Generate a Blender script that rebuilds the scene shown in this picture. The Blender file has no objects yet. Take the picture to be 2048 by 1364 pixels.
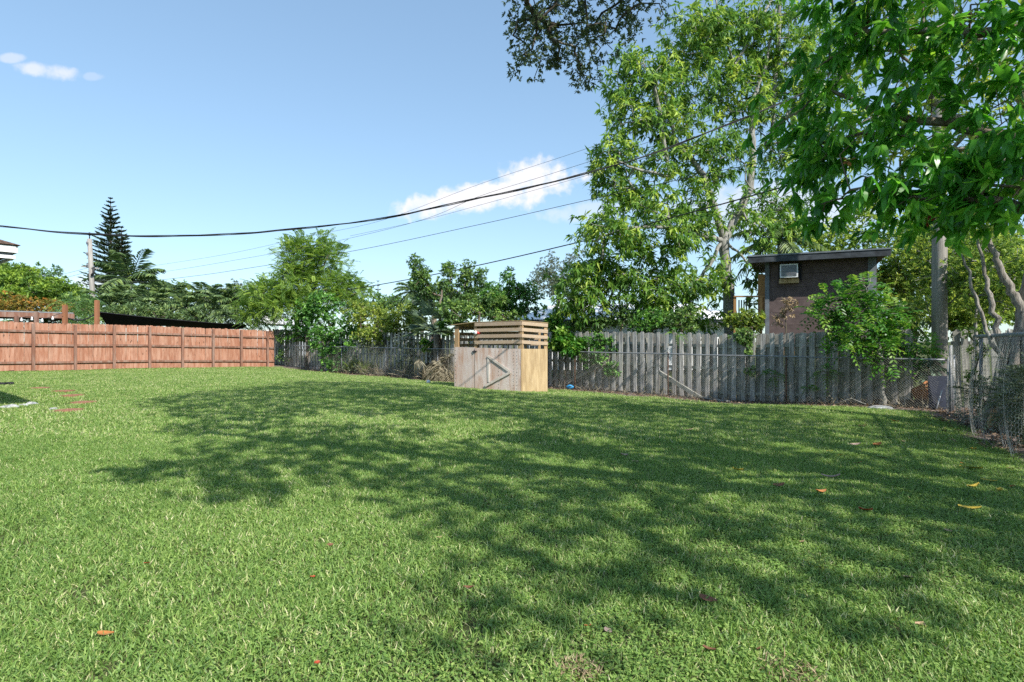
import bpy, math, random
import numpy as np
from mathutils import Vector, Matrix

random.seed(11)
R = math.radians
SC = bpy.context.scene
COL = SC.collection

# ------------------------------------------------------------------ camera, sky, sun, exposure
F = 1160.0            # focal length in pixels of a 2048 px wide frame
CZ = 1.55
cam_d = bpy.data.cameras.new('camera')
cam = bpy.data.objects.new('camera', cam_d); COL.objects.link(cam)
cam.location = (0, 0, CZ); cam.rotation_euler = (R(90), 0, 0)
cam_d.sensor_width = 36; cam_d.lens = 36 * F / 2048; cam_d.clip_end = 3000; cam_d.clip_start = 0.05
SC.camera = cam

SUN_EL = 42.0
SUN_AZ = math.degrees(math.atan2(.6, -.8))       # clockwise from +Y
sdir = Vector((math.sin(R(SUN_AZ)) * math.cos(R(SUN_EL)), math.cos(R(SUN_AZ)) * math.cos(R(SUN_EL)), math.sin(R(SUN_EL))))
sun_d = bpy.data.lights.new('sun', 'SUN'); sun_d.energy = 3.15; sun_d.angle = R(0.53); sun_d.color = (1.0, 0.95, 0.86)
sun = bpy.data.objects.new('sun', sun_d); COL.objects.link(sun)
sun.rotation_euler = sdir.to_track_quat('Z', 'Y').to_euler(); sun.location = (20, -20, 30)

SC.view_settings.view_transform = 'Standard'; SC.view_settings.look = 'None'
SC.view_settings.gamma = 1; SC.view_settings.use_curve_mapping = False
SC.view_settings.exposure = 1.2
SC.cycles.max_bounces = 7; SC.cycles.diffuse_bounces = 3; SC.cycles.transmission_bounces = 5
SC.cycles.glossy_bounces = 2; SC.cycles.transparent_max_bounces = 8
SC.cycles.caustics_reflective = False; SC.cycles.caustics_refractive = False
SC.cycles.use_denoising = False

W = bpy.data.worlds.new('World'); SC.world = W; W.use_nodes = True
def build_world():
    nt = W.node_tree; N = nt.nodes; L = nt.links; N.clear()
    out = N.new('ShaderNodeOutputWorld'); bg = N.new('ShaderNodeBackground'); bg.inputs[1].default_value = 0.15
    sky = N.new('ShaderNodeTexSky'); sky.sky_type = 'NISHITA'; sky.sun_disc = False
    sky.sun_elevation = R(SUN_EL); sky.sun_rotation = R(SUN_AZ); sky.air_density = 1.0; sky.dust_density = 0.3; sky.ozone_density = 1.2
    tc = N.new('ShaderNodeTexCoord'); sep = N.new('ShaderNodeSeparateXYZ'); L.new(tc.outputs['Generated'], sep.inputs[0])
    def mth(op, a, b=None, c=None):
        n = N.new('ShaderNodeMath'); n.operation = op
        for i, v in enumerate((a, b, c)):
            if v is None: continue
            if isinstance(v, (int, float)): n.inputs[i].default_value = v
            else: L.new(v, n.inputs[i])
        return n.outputs[0]
    # direction as (u, v) = slopes seen from the yard towards +Y
    yy = mth('MAXIMUM', sep.outputs[1], 0.02)
    u = mth('DIVIDE', sep.outputs[0], yy); v = mth('DIVIDE', sep.outputs[2], yy)
    nz = N.new('ShaderNodeTexNoise'); nz.inputs['Scale'].default_value = 24; nz.inputs['Detail'].default_value = 7; nz.inputs['Roughness'].default_value = .58
    L.new(tc.outputs['Generated'], nz.inputs['Vector'])
    nz2 = N.new('ShaderNodeTexNoise'); nz2.inputs['Scale'].default_value = 60; nz2.inputs['Detail'].default_value = 4
    L.new(tc.outputs['Generated'], nz2.inputs['Vector'])
    nn = mth('ADD', mth('MULTIPLY', mth('SUBTRACT', nz.outputs['Fac'], .5), 2.6), mth('MULTIPLY', mth('SUBTRACT', nz2.outputs['Fac'], .5), 1.5))
    total = None
    #        px    py   rx   ry  tilt strength
    for px, py, rx, ry, tilt, s in ((970, 392, 185, 32, .17, 1), (1066, 362, 80, 46, .1, 1), (880, 404, 90, 20, .15, .8),
                                    (1200, 420, 120, 22, .1, .35), (95, 142, 66, 18, -.12, .62), (25, 116, 28, 11, 0, .42), (190, 153, 26, 9, 0, .22),
                                    (205, 565, 70, 22, .05, .6), (1560, 420, 200, 60, 0, .5), (-300, 260, 200, 60, .1, .7), (2500, 330, 300, 70, .1, .7)):
        du = mth('SUBTRACT', u, (px - 1024) / F); dv = mth('SUBTRACT', mth('SUBTRACT', v, (682 - py) / F), mth('MULTIPLY', du, tilt))
        e = mth('ADD', mth('POWER', mth('ABSOLUTE', mth('DIVIDE', du, rx / F)), 2), mth('POWER', mth('ABSOLUTE', mth('DIVIDE', dv, ry / F)), 2))
        m = mth('ADD', mth('SUBTRACT', 1.0, e), nn)
        mr = N.new('ShaderNodeMapRange'); mr.interpolation_type = 'SMOOTHSTEP'; L.new(m, mr.inputs[0])
        mr.inputs[1].default_value = -.25; mr.inputs[2].default_value = .85; mr.inputs[3].default_value = 0; mr.inputs[4].default_value = s
        front = mth('MULTIPLY', mr.outputs[0], mth('GREATER_THAN', sep.outputs[1], .05))
        total = front if total is None else mth('MAXIMUM', total, front)
    mix = N.new('ShaderNodeMix'); mix.data_type = 'RGBA'
    gm = N.new('ShaderNodeGamma'); gm.inputs[1].default_value = .60; L.new(sky.outputs[0], gm.inputs[0])       # gamma flattens the sky's brightness gradient, as tone mapping would
    tn = N.new('ShaderNodeMix'); tn.data_type = 'RGBA'; tn.blend_type = 'MULTIPLY'; tn.inputs['Factor'].default_value = 1; L.new(gm.outputs[0], tn.inputs['A']); tn.inputs['B'].default_value = (.80, .99, 1.12, 1)
    L.new(total, mix.inputs['Factor']); L.new(tn.outputs['Result'], mix.inputs['A']); mix.inputs['B'].default_value = (3.1, 3.05, 3.15, 1)
    L.new(mix.outputs['Result'], bg.inputs[0]); L.new(bg.outputs[0], out.inputs[0])
build_world()

# ------------------------------------------------------------------ helpers
def tag(o, label=None, cat=None, group=None, kind=None):
    if label: o['label'] = label
    if cat: o['category'] = cat
    if group: o['group'] = group
    if kind: o['kind'] = kind
    return o

def thing(name, label, cat, loc=(0, 0, 0), rz=0.0, group=None):
    o = bpy.data.objects.new(name, None); COL.objects.link(o)
    o.location = loc; o.rotation_euler = (0, 0, rz); o.empty_display_size = .2
    return tag(o, label, cat, group)

def link(name, me, parent=None, loc=None, rot=None, scale=None):
    o = bpy.data.objects.new(name, me); COL.objects.link(o)
    if parent: o.parent = parent
    if loc is not None: o.location = loc
    if rot is not None: o.rotation_euler = rot
    if scale is not None: o.scale = scale
    return o

def at(px, py, Y):
    return np.array(((px - 1024) / F * Y, Y, CZ + (682 - py) / F * Y))

def sstep(a, b, x):
    t = np.clip((np.asarray(x, float) - a) / (b - a), 0, 1); return t * t * (3 - 2 * t)

# lines of the plot: chain link line from A along DC, red fence from C along DR, side wire fence from W0 along DW
A = np.array((10.55, 13.9)); DC = np.array((-.778, .628)); NC = np.array((.628, .778))
C = np.array((-13.35, 32.6)); DR = np.array((-.644, -.765)); NR = np.array((.765, -.644))
W0 = np.array((10.25, 13.75)); DW = np.array((-.447, -.894)); NW = np.array((-.894, .447))
def gz(x, y):
    x = np.asarray(x, float); y = np.asarray(y, float)
    t = (x - A[0]) * DC[0] + (y - A[1]) * DC[1]
    d = (x - A[0]) * NC[0] + (y - A[1]) * NC[1]
    z = -.0121 * np.clip(x, -40, 40)
    z = z - .2 * sstep(0, 6, t) * sstep(33, 27, t) * np.exp(-(d / 3.0) ** 2)
    z = z + .012 * np.sin(x * .9 + 1.3 * np.sin(y * .6)) + .01 * np.sin(y * 1.3 + x * .5)
    return z
def ground_at(px, py):
    """the ground point seen at a pixel"""
    Y = 10.0
    for _ in range(40):
        X = (px - 1024) / F * Y
        Y = .5 * Y + .5 * (CZ - float(gz(X, Y))) * F / (py - 682)
    X = (px - 1024) / F * Y
    return np.array((X, Y, float(gz(X, Y))))

class MB:
    """collects boxes, bars, tubes and polygons; build() links them as ONE mesh"""
    def __init__(s): s.v = []; s.f = []; s.sm = []
    def add(s, vs, fs, smooth=False):
        o = len(s.v); s.v.extend([tuple(map(float, p)) for p in vs]); s.f.extend([tuple(i + o for i in q) for q in fs]); s.sm.extend([smooth] * len(fs))
    def box(s, c, size, rot=None, taper=1.0):
        hx, hy, hz = [q / 2 for q in size]
        vs = [Vector((sx * hx * (taper if sz > 0 else 1), sy * hy * (taper if sz > 0 else 1), sz * hz)) for sz in (-1, 1) for sy in (-1, 1) for sx in (-1, 1)]
        if rot is not None: vs = [rot @ q for q in vs]
        c = Vector(c); vs = [q + c for q in vs]
        s.add(vs, [(0, 2, 3, 1), (4, 5, 7, 6), (0, 1, 5, 4), (2, 6, 7, 3), (0, 4, 6, 2), (1, 3, 7, 5)])
    def bar(s, p, q, w, h, up=(0, 0, 1)):
        """a square-edged bar from p to q: w across, h along up"""
        p = Vector(p); q = Vector(q); d = (q - p); ln = d.length; d.normalize()
        u = Vector(up); sd = d.cross(u); sd.normalize(); u = sd.cross(d)
        vs = []
        for e in (p, q):
            for a, b in ((-1, -1), (1, -1), (1, 1), (-1, 1)): vs.append(e + sd * (a * w / 2) + u * (b * h / 2))
        s.add(vs, [(0, 1, 2, 3), (7, 6, 5, 4), (0, 4, 5, 1), (1, 5, 6, 2), (2, 6, 7, 3), (3, 7, 4, 0)])
    def tube(s, path, rad, n=6, caps=True, wob=0.0, smooth=True):
        path = [Vector(p) for p in path]; m = len(path)
        rad = [rad] * m if isinstance(rad, (int, float)) else list(rad)
        vs = []; prev = None
        for i, p in enumerate(path):
            d = (path[min(i + 1, m - 1)] - path[max(i - 1, 0)]); d.normalize()
            if prev is None:
                a = Vector((1, 0, 0)) if abs(d.x) < .8 else Vector((0, 1, 0)); prev = d.cross(a).normalized()
            u = (prev - d * prev.dot(d)).normalized(); w = d.cross(u); prev = u
            for k in range(n):
                an = 2 * math.pi * k / n; r = rad[i] * (1 + (wob * math.sin(3.1 * k + i * .9) * .5 + random.uniform(-wob, wob) * .6 if wob else 0))
                vs.append(p + u * math.cos(an) * r + w * math.sin(an) * r)
        fs = [(i * n + k, i * n + (k + 1) % n, (i + 1) * n + (k + 1) % n, (i + 1) * n + k) for i in range(m - 1) for k in range(n)]
        if caps: fs += [tuple(range(n))[::-1], tuple(range((m - 1) * n, m * n))]
        s.add(vs, fs, smooth)
    def prism(s, poly, lo, hi):
        """horizontal polygon [(x, y)] between heights; lo/hi numbers or lists"""
        n = len(poly); lo = [lo] * n if isinstance(lo, (int, float)) else lo; hi = [hi] * n if isinstance(hi, (int, float)) else hi
        vs = [(x, y, lo[i]) for i, (x, y) in enumerate(poly)] + [(x, y, hi[i]) for i, (x, y) in enumerate(poly)]
        fs = [tuple(range(n))[::-1], tuple(range(n, 2 * n))] + [(i, (i + 1) % n, n + (i + 1) % n, n + i) for i in range(n)]
        s.add(vs, fs)
    def mesh(s, name, mat):
        me = bpy.data.meshes.new(name); me.from_pydata(s.v, [], s.f)
        me.polygons.foreach_set('use_smooth', s.sm)
        if mat: me.materials.append(mat)
        me.update(); return me
    def build(s, name, mat, parent=None, **k): return link(name, s.mesh(name, mat), parent, **k)

def fast_mesh(name, verts, faces, mat, attrs=None, smooth=False):
    """faces: (M, k) array with k 3 or 4"""
    me = bpy.data.meshes.new(name); verts = np.asarray(verts, np.float32); faces = np.asarray(faces, np.int32)
    me.vertices.add(len(verts)); me.vertices.foreach_set('co', verts.ravel())
    m, k = faces.shape
    me.loops.add(m * k); me.loops.foreach_set('vertex_index', faces.ravel())
    me.polygons.add(m); me.polygons.foreach_set('loop_start', np.arange(0, m * k, k, dtype=np.int32))
    try: me.polygons.foreach_set('loop_total', np.full(m, k, np.int32))
    except Exception: pass
    if smooth: me.polygons.foreach_set('use_smooth', np.ones(m, bool))
    for nm, arr in (attrs or {}).items():
        a = me.attributes.new(nm, 'FLOAT', 'POINT'); a.data.foreach_set('value', np.asarray(arr, np.float32))
    if mat: me.materials.append(mat)
    me.update(calc_edges=True); return me

# ------------------------------------------------------------------ materials
class NT:
    def __init__(s, name):
        s.m = bpy.data.materials.new(name); s.m.use_nodes = True; s.t = s.m.node_tree; s.N = s.t.nodes; s.L = s.t.links; s.N.clear()
        s.out = s.N.new('ShaderNodeOutputMaterial')
    def n(s, t, **k):
        x = s.N.new(t)
        for a, b in k.items(): setattr(x, a, b)
        return x
    def put(s, sock, v):
        if isinstance(v, (int, float)): sock.default_value = v
        elif isinstance(v, tuple): sock.default_value = (*v, 1) if len(v) == 3 and sock.type == 'RGBA' else v
        else: s.L.new(v, sock)
    def math(s, op, a, b=0.0, c=0.0, clamp=False):
        x = s.n('ShaderNodeMath', operation=op, use_clamp=clamp)
        for i, v in enumerate((a, b, c)): s.put(x.inputs[i], v)
        return x.outputs[0]
    def mix(s, f, a, b, mode='MIX'):
        x = s.n('ShaderNodeMix', data_type='RGBA', blend_type=mode); x.clamp_factor = True
        s.put(x.inputs['Factor'], f); s.put(x.inputs['A'], a); s.put(x.inputs['B'], b); return x.outputs['Result']
    def noise(s, vec, scale=5.0, detail=4.0, rough=.55, dist=0.0):
        x = s.n('ShaderNodeTexNoise'); x.inputs['Scale'].default_value = scale; x.inputs['Detail'].default_value = detail
        x.inputs['Roughness'].default_value = rough; x.inputs['Distortion'].default_value = dist
        if vec is not None: s.L.new(vec, x.inputs['Vector'])
        return x.outputs['Fac']
    def rng(s, v, a, b, lo=0.0, hi=1.0):
        x = s.n('ShaderNodeMapRange'); s.put(x.inputs[0], v)
        for i, q in enumerate((a, b, lo, hi)): x.inputs[i + 1].default_value = q
        return x.outputs[0]
    def ramp(s, v, stops):
        x = s.n('ShaderNodeValToRGB'); e = x.color_ramp.elements
        while len(e) < len(stops): e.new(.5)
        for i, (p, c) in enumerate(stops): e[i].position = p; e[i].color = (*c, 1)
        s.put(x.inputs[0], v); return x.outputs[0]
    def coord(s, scale=(1, 1, 1), which='Object', shift=True):
        tc = s.n('ShaderNodeTexCoord'); mp = s.n('ShaderNodeMapping'); mp.inputs['Scale'].default_value = scale
        s.L.new(tc.outputs[which], mp.inputs[0])
        if shift:
            oi = s.n('ShaderNodeObjectInfo'); cx = s.n('ShaderNodeCombineXYZ')
            r = s.math('MULTIPLY', oi.outputs['Random'], 57.0); s.L.new(r, cx.inputs[0]); s.L.new(r, cx.inputs[1])
            s.L.new(s.math('MULTIPLY', oi.outputs['Random'], 31.0), cx.inputs[2])
            s.L.new(cx.outputs[0], mp.inputs['Location'])
        return mp.outputs[0]
    def rand(s): return s.n('ShaderNodeObjectInfo').outputs['Random']
    def pos(s): return s.n('ShaderNodeNewGeometry').outputs['Position']
    def bump(s, h, strength=.4, dist=.01):
        b = s.n('ShaderNodeBump'); b.inputs['Strength'].default_value = strength; b.inputs['Distance'].default_value = dist
        s.L.new(h, b.inputs['Height']); return b.outputs[0]
    def done(s, col, rough=.7, spec=.3, metal=0.0, normal=None):
        p = s.n('ShaderNodeBsdfPrincipled'); s.put(p.inputs['Base Color'], col); s.put(p.inputs['Roughness'], rough)
        p.inputs['Specular IOR Level'].default_value = spec; s.put(p.inputs['Metallic'], metal)
        if normal is not None: s.L.new(normal, p.inputs['Normal'])
        s.L.new(p.outputs[0], s.out.inputs[0]); return s.m

def mat_leaf(name, dark, mid, young, trans=.35, rough=.42, spec=.45, boost=1.6):
    dark, mid, young = [tuple(min(.75, q * boost) for q in c) for c in (dark, mid, young)]
    s = NT(name); a = s.n('ShaderNodeAttribute', attribute_name='tint').outputs['Fac']
    big = s.noise(s.pos(), .7, 2); f = s.math('ADD', a, s.math('MULTIPLY', s.math('SUBTRACT', big, .5), .35), clamp=True)
    col = s.ramp(f, [(0.0, dark), (.5, mid), (1.0, young)])
    p = s.n('ShaderNodeBsdfPrincipled'); s.put(p.inputs['Base Color'], col); p.inputs['Roughness'].default_value = rough; p.inputs['Specular IOR Level'].default_value = spec
    t = s.n('ShaderNodeBsdfTranslucent'); s.put(t.inputs[0], s.mix(.5, col, s.mix(1.0, col, (1.9, 1.75, .7), 'MULTIPLY')))
    mx = s.n('ShaderNodeMixShader'); mx.inputs[0].default_value = trans; s.L.new(p.outputs[0], mx.inputs[1]); s.L.new(t.outputs[0], mx.inputs[2])
    s.L.new(mx.outputs[0], s.out.inputs[0]); return s.m

def mat_bark(name, a, b, scale=(9, 9, 2.0), bump=.8):
    s = NT(name); c = s.coord(scale, 'Object', False); n1 = s.noise(c, 2.2, 6, .65, .4); n2 = s.noise(s.coord((1, 1, 1), 'Object', False), 2.3, 3)
    col = s.mix(s.rng(n1, .32, .68), a, b); col = s.mix(s.math('MULTIPLY', s.rng(n2, .52, .72), .5), col, (.42, .42, .38))
    return s.done(col, .9, .1, normal=s.bump(n1, bump, .03))

def mat_wood(name, a, b, grain=(26, 26, 1.3), weather=None, wfac=.5, knots=False, rough=.85, algae=None, bump=.5):
    s = NT(name); c = s.coord(grain); g = s.noise(c, 1.6, 6, .62, .7); r = s.rand()
    col = s.mix(s.rng(g, .28, .72), a, b)
    col = s.mix(s.rng(r, 0, 1, -.1, .8), col, s.mix(.5, col, (.55, .5, .48), 'MULTIPLY'))
    if weather:
        w = s.noise(s.coord((5, 5, .9)), 1.4, 5, .6, .4); col = s.mix(s.math('MULTIPLY', s.rng(w, .42, .66), wfac), col, weather)
    if algae:
        w = s.noise(s.coord((4, 4, 1.2)), 1.1, 5, .65); col = s.mix(s.math('MULTIPLY', s.rng(w, .5, .68), .5), col, algae)
    if knots:
        v = s.n('ShaderNodeTexVoronoi'); v.inputs['Scale'].default_value = 1.0; s.L.new(s.coord((6, 6, 2.2)), v.inputs['Vector'])
        k = s.rng(v.outputs['Distance'], .06, .16, 1, 0); col = s.mix(s.math('MULTIPLY', k, .85), col, (.07, .03, .018))
    return s.done(col, rough, .15, normal=s.bump(g, bump, .006))

def mat_plain(name, col, rough=.6, spec=.3, metal=0.0, var=.12, scale=6, bump=0.0):
    s = NT(name); n = s.noise(s.coord((1, 1, 1)), scale, 5, .6); d = tuple(q * (1 - var * 2.2) for q in col); l = tuple(min(1, q * (1 + var)) for q in col)
    return s.done(s.mix(s.rng(n, .3, .7), d, l), rough, spec, metal, s.bump(n, bump, .01) if bump else None)

M = {}
M['redwood'] = mat_wood('stained_cedar', (.26, .108, .066), (.44, .215, .14), weather=(.56, .36, .27), wfac=.5, knots=True)
M['redpost'] = mat_wood('stained_post', (.18, .085, .058), (.29, .15, .105), weather=(.32, .24, .20), wfac=.7)
M['orange'] = mat_wood('orange_stain', (.28, .118, .062), (.38, .18, .10))
M['grey'] = mat_wood('weathered_grey_wood', (.10, .096, .095), (.54, .515, .50), weather=(.66, .63, .60), wfac=.7, algae=(.21, .215, .16), bump=.9)
M['greyback'] = mat_wood('weathered_back_wood', (.17, .165, .155), (.43, .42, .39), weather=(.48, .47, .40), wfac=.6, algae=(.19, .205, .13), bump=.9)
M['pole'] = mat_wood('pole_wood', (.20, .19, .175), (.50, .475, .44), (16, 16, .7), weather=(.24, .22, .2), wfac=.6, bump=.9)
M['pallet'] = mat_wood('pallet_wood', (.36, .265, .175), (.54, .42, .30), (1.3, 20, 20), weather=(.38, .30, .24), wfac=.6)
M['deck'] = mat_wood('deck_wood', (.36, .19, .075), (.47, .275, .12))
M['brace'] = mat_wood('pale_board', (.52, .46, .40), (.70, .65, .59), (20, 20, 1.3), weather=(.42, .36, .30), wfac=.6)
M['stud'] = mat_wood('stud_wood', (.33, .215, .11), (.47, .325, .185))
M['ply'] = mat_wood('weathered_plywood', (.53, .44, .39), (.68, .59, .54), (2.2, 30, 30), weather=(.40, .22, .135), wfac=.7)
M['newply'] = mat_wood('yellow_plywood', (.43, .305, .16), (.60, .47, .29), (22, 22, 1.4), weather=(.27, .185, .10), wfac=.7)
M['galv'] = mat_plain('galvanised_steel', (.25, .26, .28), .55, .4, .25)
M['wire'] = mat_plain('grey_wire', (.30, .29, .27), .55, .4, .3)
M['hexwire'] = mat_plain('pale_hex_wire', (.52, .50, .45), .55, .4, .2)
M['rust'] = mat_plain('rusty_steel', (.19, .105, .07), .8, .3, .2, .3, 14)
M['cable'] = mat_plain('black_cable', (.03, .03, .033), .6, .3)
M['thinwire'] = mat_plain('thin_grey_wire', (.07, .075, .085), .6, .3)
M['white'] = mat_plain('white_paint', (.74, .75, .77), .5, .3, 0, .04, 3)
M['whiteroof'] = mat_plain('white_roof', (.80, .80, .80), .6, .3, 0, .04, 2)
M['shingle'] = mat_plain('brown_shingles', (.13, .085, .065), .95, .1, 0, .35, 25, .6)
M['brown'] = mat_plain('brown_painted_board', (.125, .092, .088), .75, .25, 0, .18, 4, .1)
M['trimgrey'] = mat_plain('slate_grey_trim', (.16, .185, .21), .7, .3, 0, .15, 5)
M['tar'] = mat_plain('dark_roof_edge', (.055, .064, .076), .7, .3, 0, .3, 4, .3)
M['black'] = mat_plain('black_fabric', (.026, .026, .032), .8, .2)
M['darkplastic'] = mat_plain('dark_blue_plastic', (.03, .036, .06), .5, .4)
M['glass'] = mat_plain('dark_glass', (.03, .035, .045), .08, .6)
M['blue'] = mat_plain('blue_rubber', (.03, .24, .50), .4, .5, 0, .08, 9)
M['ball'] = mat_plain('white_rubber', (.78, .80, .82), .45, .4, 0, .06, 8)
M['terracotta'] = mat_plain('terracotta', (.36, .15, .06), .85, .2, 0, .25, 7)
M['paver'] = mat_plain('reddish_paver', (.34, .165, .11), .95, .1, 0, .22, 30, .5)
M['scrap'] = mat_plain('pale_stone', (.40, .41, .42), .6, .4, 0, .3, 9, .3)
M['red'] = mat_plain('red_plastic', (.5, .03, .02), .4, .5)
M['bark_grey'] = mat_bark('pale_grey_bark', (.13, .125, .115), (.38, .37, .345))
M['bark_dark'] = mat_bark('dark_bark', (.045, .038, .03), (.15, .13, .105))
M['bark_brown'] = mat_bark('brown_bark', (.10, .075, .055), (.26, .21, .165))
M['bark_old'] = mat_bark('grey_brown_bark', (.12, .105, .09), (.40, .37, .33), (14, 14, 1.6), 1.0)
M['bark_spot'] = mat_bark('spotted_bark', (.16, .15, .13), (.52, .50, .46), (6, 6, 5))
M['mango'] = mat_leaf('mango_leaf', (.030, .075, .018), (.085, .175, .030), (.30, .38, .075), .40, .45, .3, 1.6)
M['oak'] = mat_leaf('oak_leaf', (.032, .050, .034), (.062, .090, .055), (.11, .145, .07), .34, .5, .4, 2.1)
M['near'] = mat_leaf('broad_glossy_leaf', (.022, .095, .014), (.060, .19, .022), (.20, .35, .04), .5, .33, .55, 1.9)
M['thicket'] = mat_leaf('thicket_leaf', (.035, .075, .02), (.10, .175, .035), (.30, .36, .08), .40, .5, .35)
M['feather'] = mat_leaf('feathery_leaf', (.045, .095, .026), (.115, .195, .045), (.235, .32, .06), .42, .5, .3, 1.6)
M['darkshrub'] = mat_leaf('dark_shrub_leaf', (.018, .052, .016), (.05, .125, .026), (.13, .25, .045), .32, .4, .5, 2.05)
M['yellowshrub'] = mat_leaf('yellow_green_leaf', (.045, .08, .018), (.12, .18, .035), (.30, .34, .07), .38, .45, .4)
M['midshrub'] = mat_leaf('mid_green_leaf', (.026, .060, .022), (.068, .125, .038), (.16, .23, .06), .34, .45, .4, 2.05)
M['sapling'] = mat_leaf('sapling_leaf', (.02, .085, .015), (.065, .20, .025), (.23, .36, .06), .4, .4, .45, 1.2)
M['greybush'] = mat_leaf('grey_green_leaf', (.045, .062, .045), (.095, .12, .08), (.17, .20, .12), .28, .5, .3)
M['palm'] = mat_leaf('palm_leaflet', (.025, .05, .022), (.065, .105, .04), (.17, .22, .07), .28, .45, .45, 2.05)
M['fan'] = mat_leaf('fan_palm_leaf', (.045, .075, .06), (.10, .15, .11), (.22, .27, .13), .25, .5, .4)
M['pine'] = mat_leaf('pine_needles', (.016, .032, .016), (.036, .06, .026), (.075, .10, .04), .15, .6, .3, 2.05)
M['umbrella'] = mat_leaf('umbrella_tree_leaf', (.03, .065, .015), (.085, .15, .022), (.20, .28, .04), .35, .5, .3)
M['flame'] = mat_leaf('flame_bush_leaf', (.07, .09, .025), (.16, .14, .03), (.36, .17, .04), .35, .5, .3)
M['dead'] = mat_leaf('dead_leaf', (.17, .12, .075), (.33, .25, .16), (.46, .37, .25), .2, .7, .2, 1.15)
M['straw'] = mat_leaf('dry_stalk', (.16, .14, .10), (.30, .27, .20), (.42, .38, .28), .2, .8, .15, 1.15)
M['litter'] = mat_leaf('leaf_litter', (.06, .042, .032), (.19, .125, .08), (.40, .30, .22), .1, .8, .2, 1.15)

def mat_grass():
    s = NT('lawn_blade'); a = s.n('ShaderNodeAttribute', attribute_name='tint').outputs['Fac']
    p = s.pos(); n1 = s.noise(p, .55, 4, .6); n2 = s.noise(p, 2.6, 3, .6)
    f = s.math('ADD', a, s.math('MULTIPLY', s.math('SUBTRACT', n2, .5), .30)); f = s.math('ADD', f, s.math('MULTIPLY', s.math('SUBTRACT', n1, .5), .45), clamp=True)
    col = s.ramp(f, [(0.0, (.105, .20, .05)), (.35, (.225, .365, .085)), (.62, (.39, .50, .145)), (.80, (.60, .59, .31)), (1.0, (.82, .74, .54))])
    d = s.n('ShaderNodeBsdfPrincipled'); s.put(d.inputs['Base Color'], col); d.inputs['Roughness'].default_value = .5; d.inputs['Specular IOR Level'].default_value = .4
    t = s.n('ShaderNodeBsdfTranslucent'); s.put(t.inputs[0], s.mix(1.0, col, (1.25, 1.3, .7), 'MULTIPLY'))
    mx = s.n('ShaderNodeMixShader'); mx.inputs[0].default_value = .36; s.L.new(d.outputs[0], mx.inputs[1]); s.L.new(t.outputs[0], mx.inputs[2])
    s.L.new(mx.outputs[0], s.out.inputs[0]); return s.m
M['grass'] = mat_grass()
def mat_ground():
    s = NT('thatch_and_soil'); p = s.pos(); n = s.noise(p, 18, 6, .65); n1 = s.noise(p, .8, 4)
    col = s.mix(s.rng(n, .3, .7), (.035, .045, .02), (.11, .11, .055)); col = s.mix(s.rng(n1, .35, .7), col, s.mix(.5, col, (.10, .14, .04)))
    return s.done(col, .95, .05, normal=s.bump(n, .6, .03))
M['ground'] = mat_ground()
def mat_soil():
    s = NT('bare_soil'); p = s.pos(); n = s.noise(p, 22, 7, .68); n1 = s.noise(p, 2.2, 4)
    col = s.mix(s.rng(n, .3, .7), (.075, .055, .048), (.24, .19, .165)); col = s.mix(s.rng(n1, .4, .65), col, s.mix(.5, col, (.30, .25, .23)))
    return s.done(col, .95, .05, normal=s.bump(n, .8, .03))
M['soil'] = mat_soil()

# ------------------------------------------------------------------ foliage geometry
def unit(v): return v / np.maximum(np.linalg.norm(v, axis=-1, keepdims=True), 1e-9)

def leaf_arrays(pos, d, nrm, ln, wd, tint, tris=4, fold=.12, droop=.15):
    """pos,d,nrm (N,3); ln,wd,tint (N,) -> verts, faces, tint"""
    n = len(pos); d = unit(d); side = unit(np.cross(d, nrm)); up = np.cross(side, d)
    ln = np.broadcast_to(ln, (n,))[:, None]; wd = np.broadcast_to(wd, (n,))[:, None]
    if tris == 4:
        v = np.stack([pos, pos + d * ln * .42 + side * wd * .5 + up * ln * fold * .5, pos + d * ln * .42 - side * wd * .5 + up * ln * fold * .5,
                      pos + d * ln * .48 + up * ln * 0.0, pos + d * ln - up * ln * droop], 1)
        fc = np.array(((0, 3, 1), (0, 2, 3), (1, 3, 4), (3, 2, 4)))
    elif tris == 6:
        v = np.stack([pos, pos + d * ln * .28 + side * wd * .42 + up * ln * fold * .5, pos + d * ln * .28 - side * wd * .42 + up * ln * fold * .5, pos + d * ln * .62 + side * wd * .46 - up * ln * (droop * .38 - fold * .4),
                      pos + d * ln * .62 - side * wd * .46 - up * ln * (droop * .38 - fold * .4), pos + d * ln - up * ln * droop], 1)
        fc = np.array(((0, 2, 1), (1, 2, 4), (1, 4, 3), (3, 4, 5)))
    else:
        v = np.stack([pos, pos + d * ln * .45 + side * wd * .5 + up * ln * fold * .4, pos + d * ln - up * ln * droop, pos + d * ln * .45 - side * wd * .5 + up * ln * fold * .4], 1)
        fc = np.array(((0, 2, 1), (0, 3, 2)))
    k = v.shape[1]
    faces = (fc[None] + (np.arange(n) * k)[:, None, None]).reshape(-1, 3)
    return v.reshape(-1, 3), faces, np.repeat(np.broadcast_to(tint, (n,)), k)

def join(parts):
    vs, fs, ts, o = [], [], [], 0
    for v, f, t in parts:
        vs.append(v); fs.append(f + o); ts.append(t); o += len(v)
    return np.concatenate(vs), np.concatenate(fs), np.concatenate(ts)

def rand_dirs(g, n):
    v = g.normal(size=(n, 3)); return unit(v)

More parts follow.
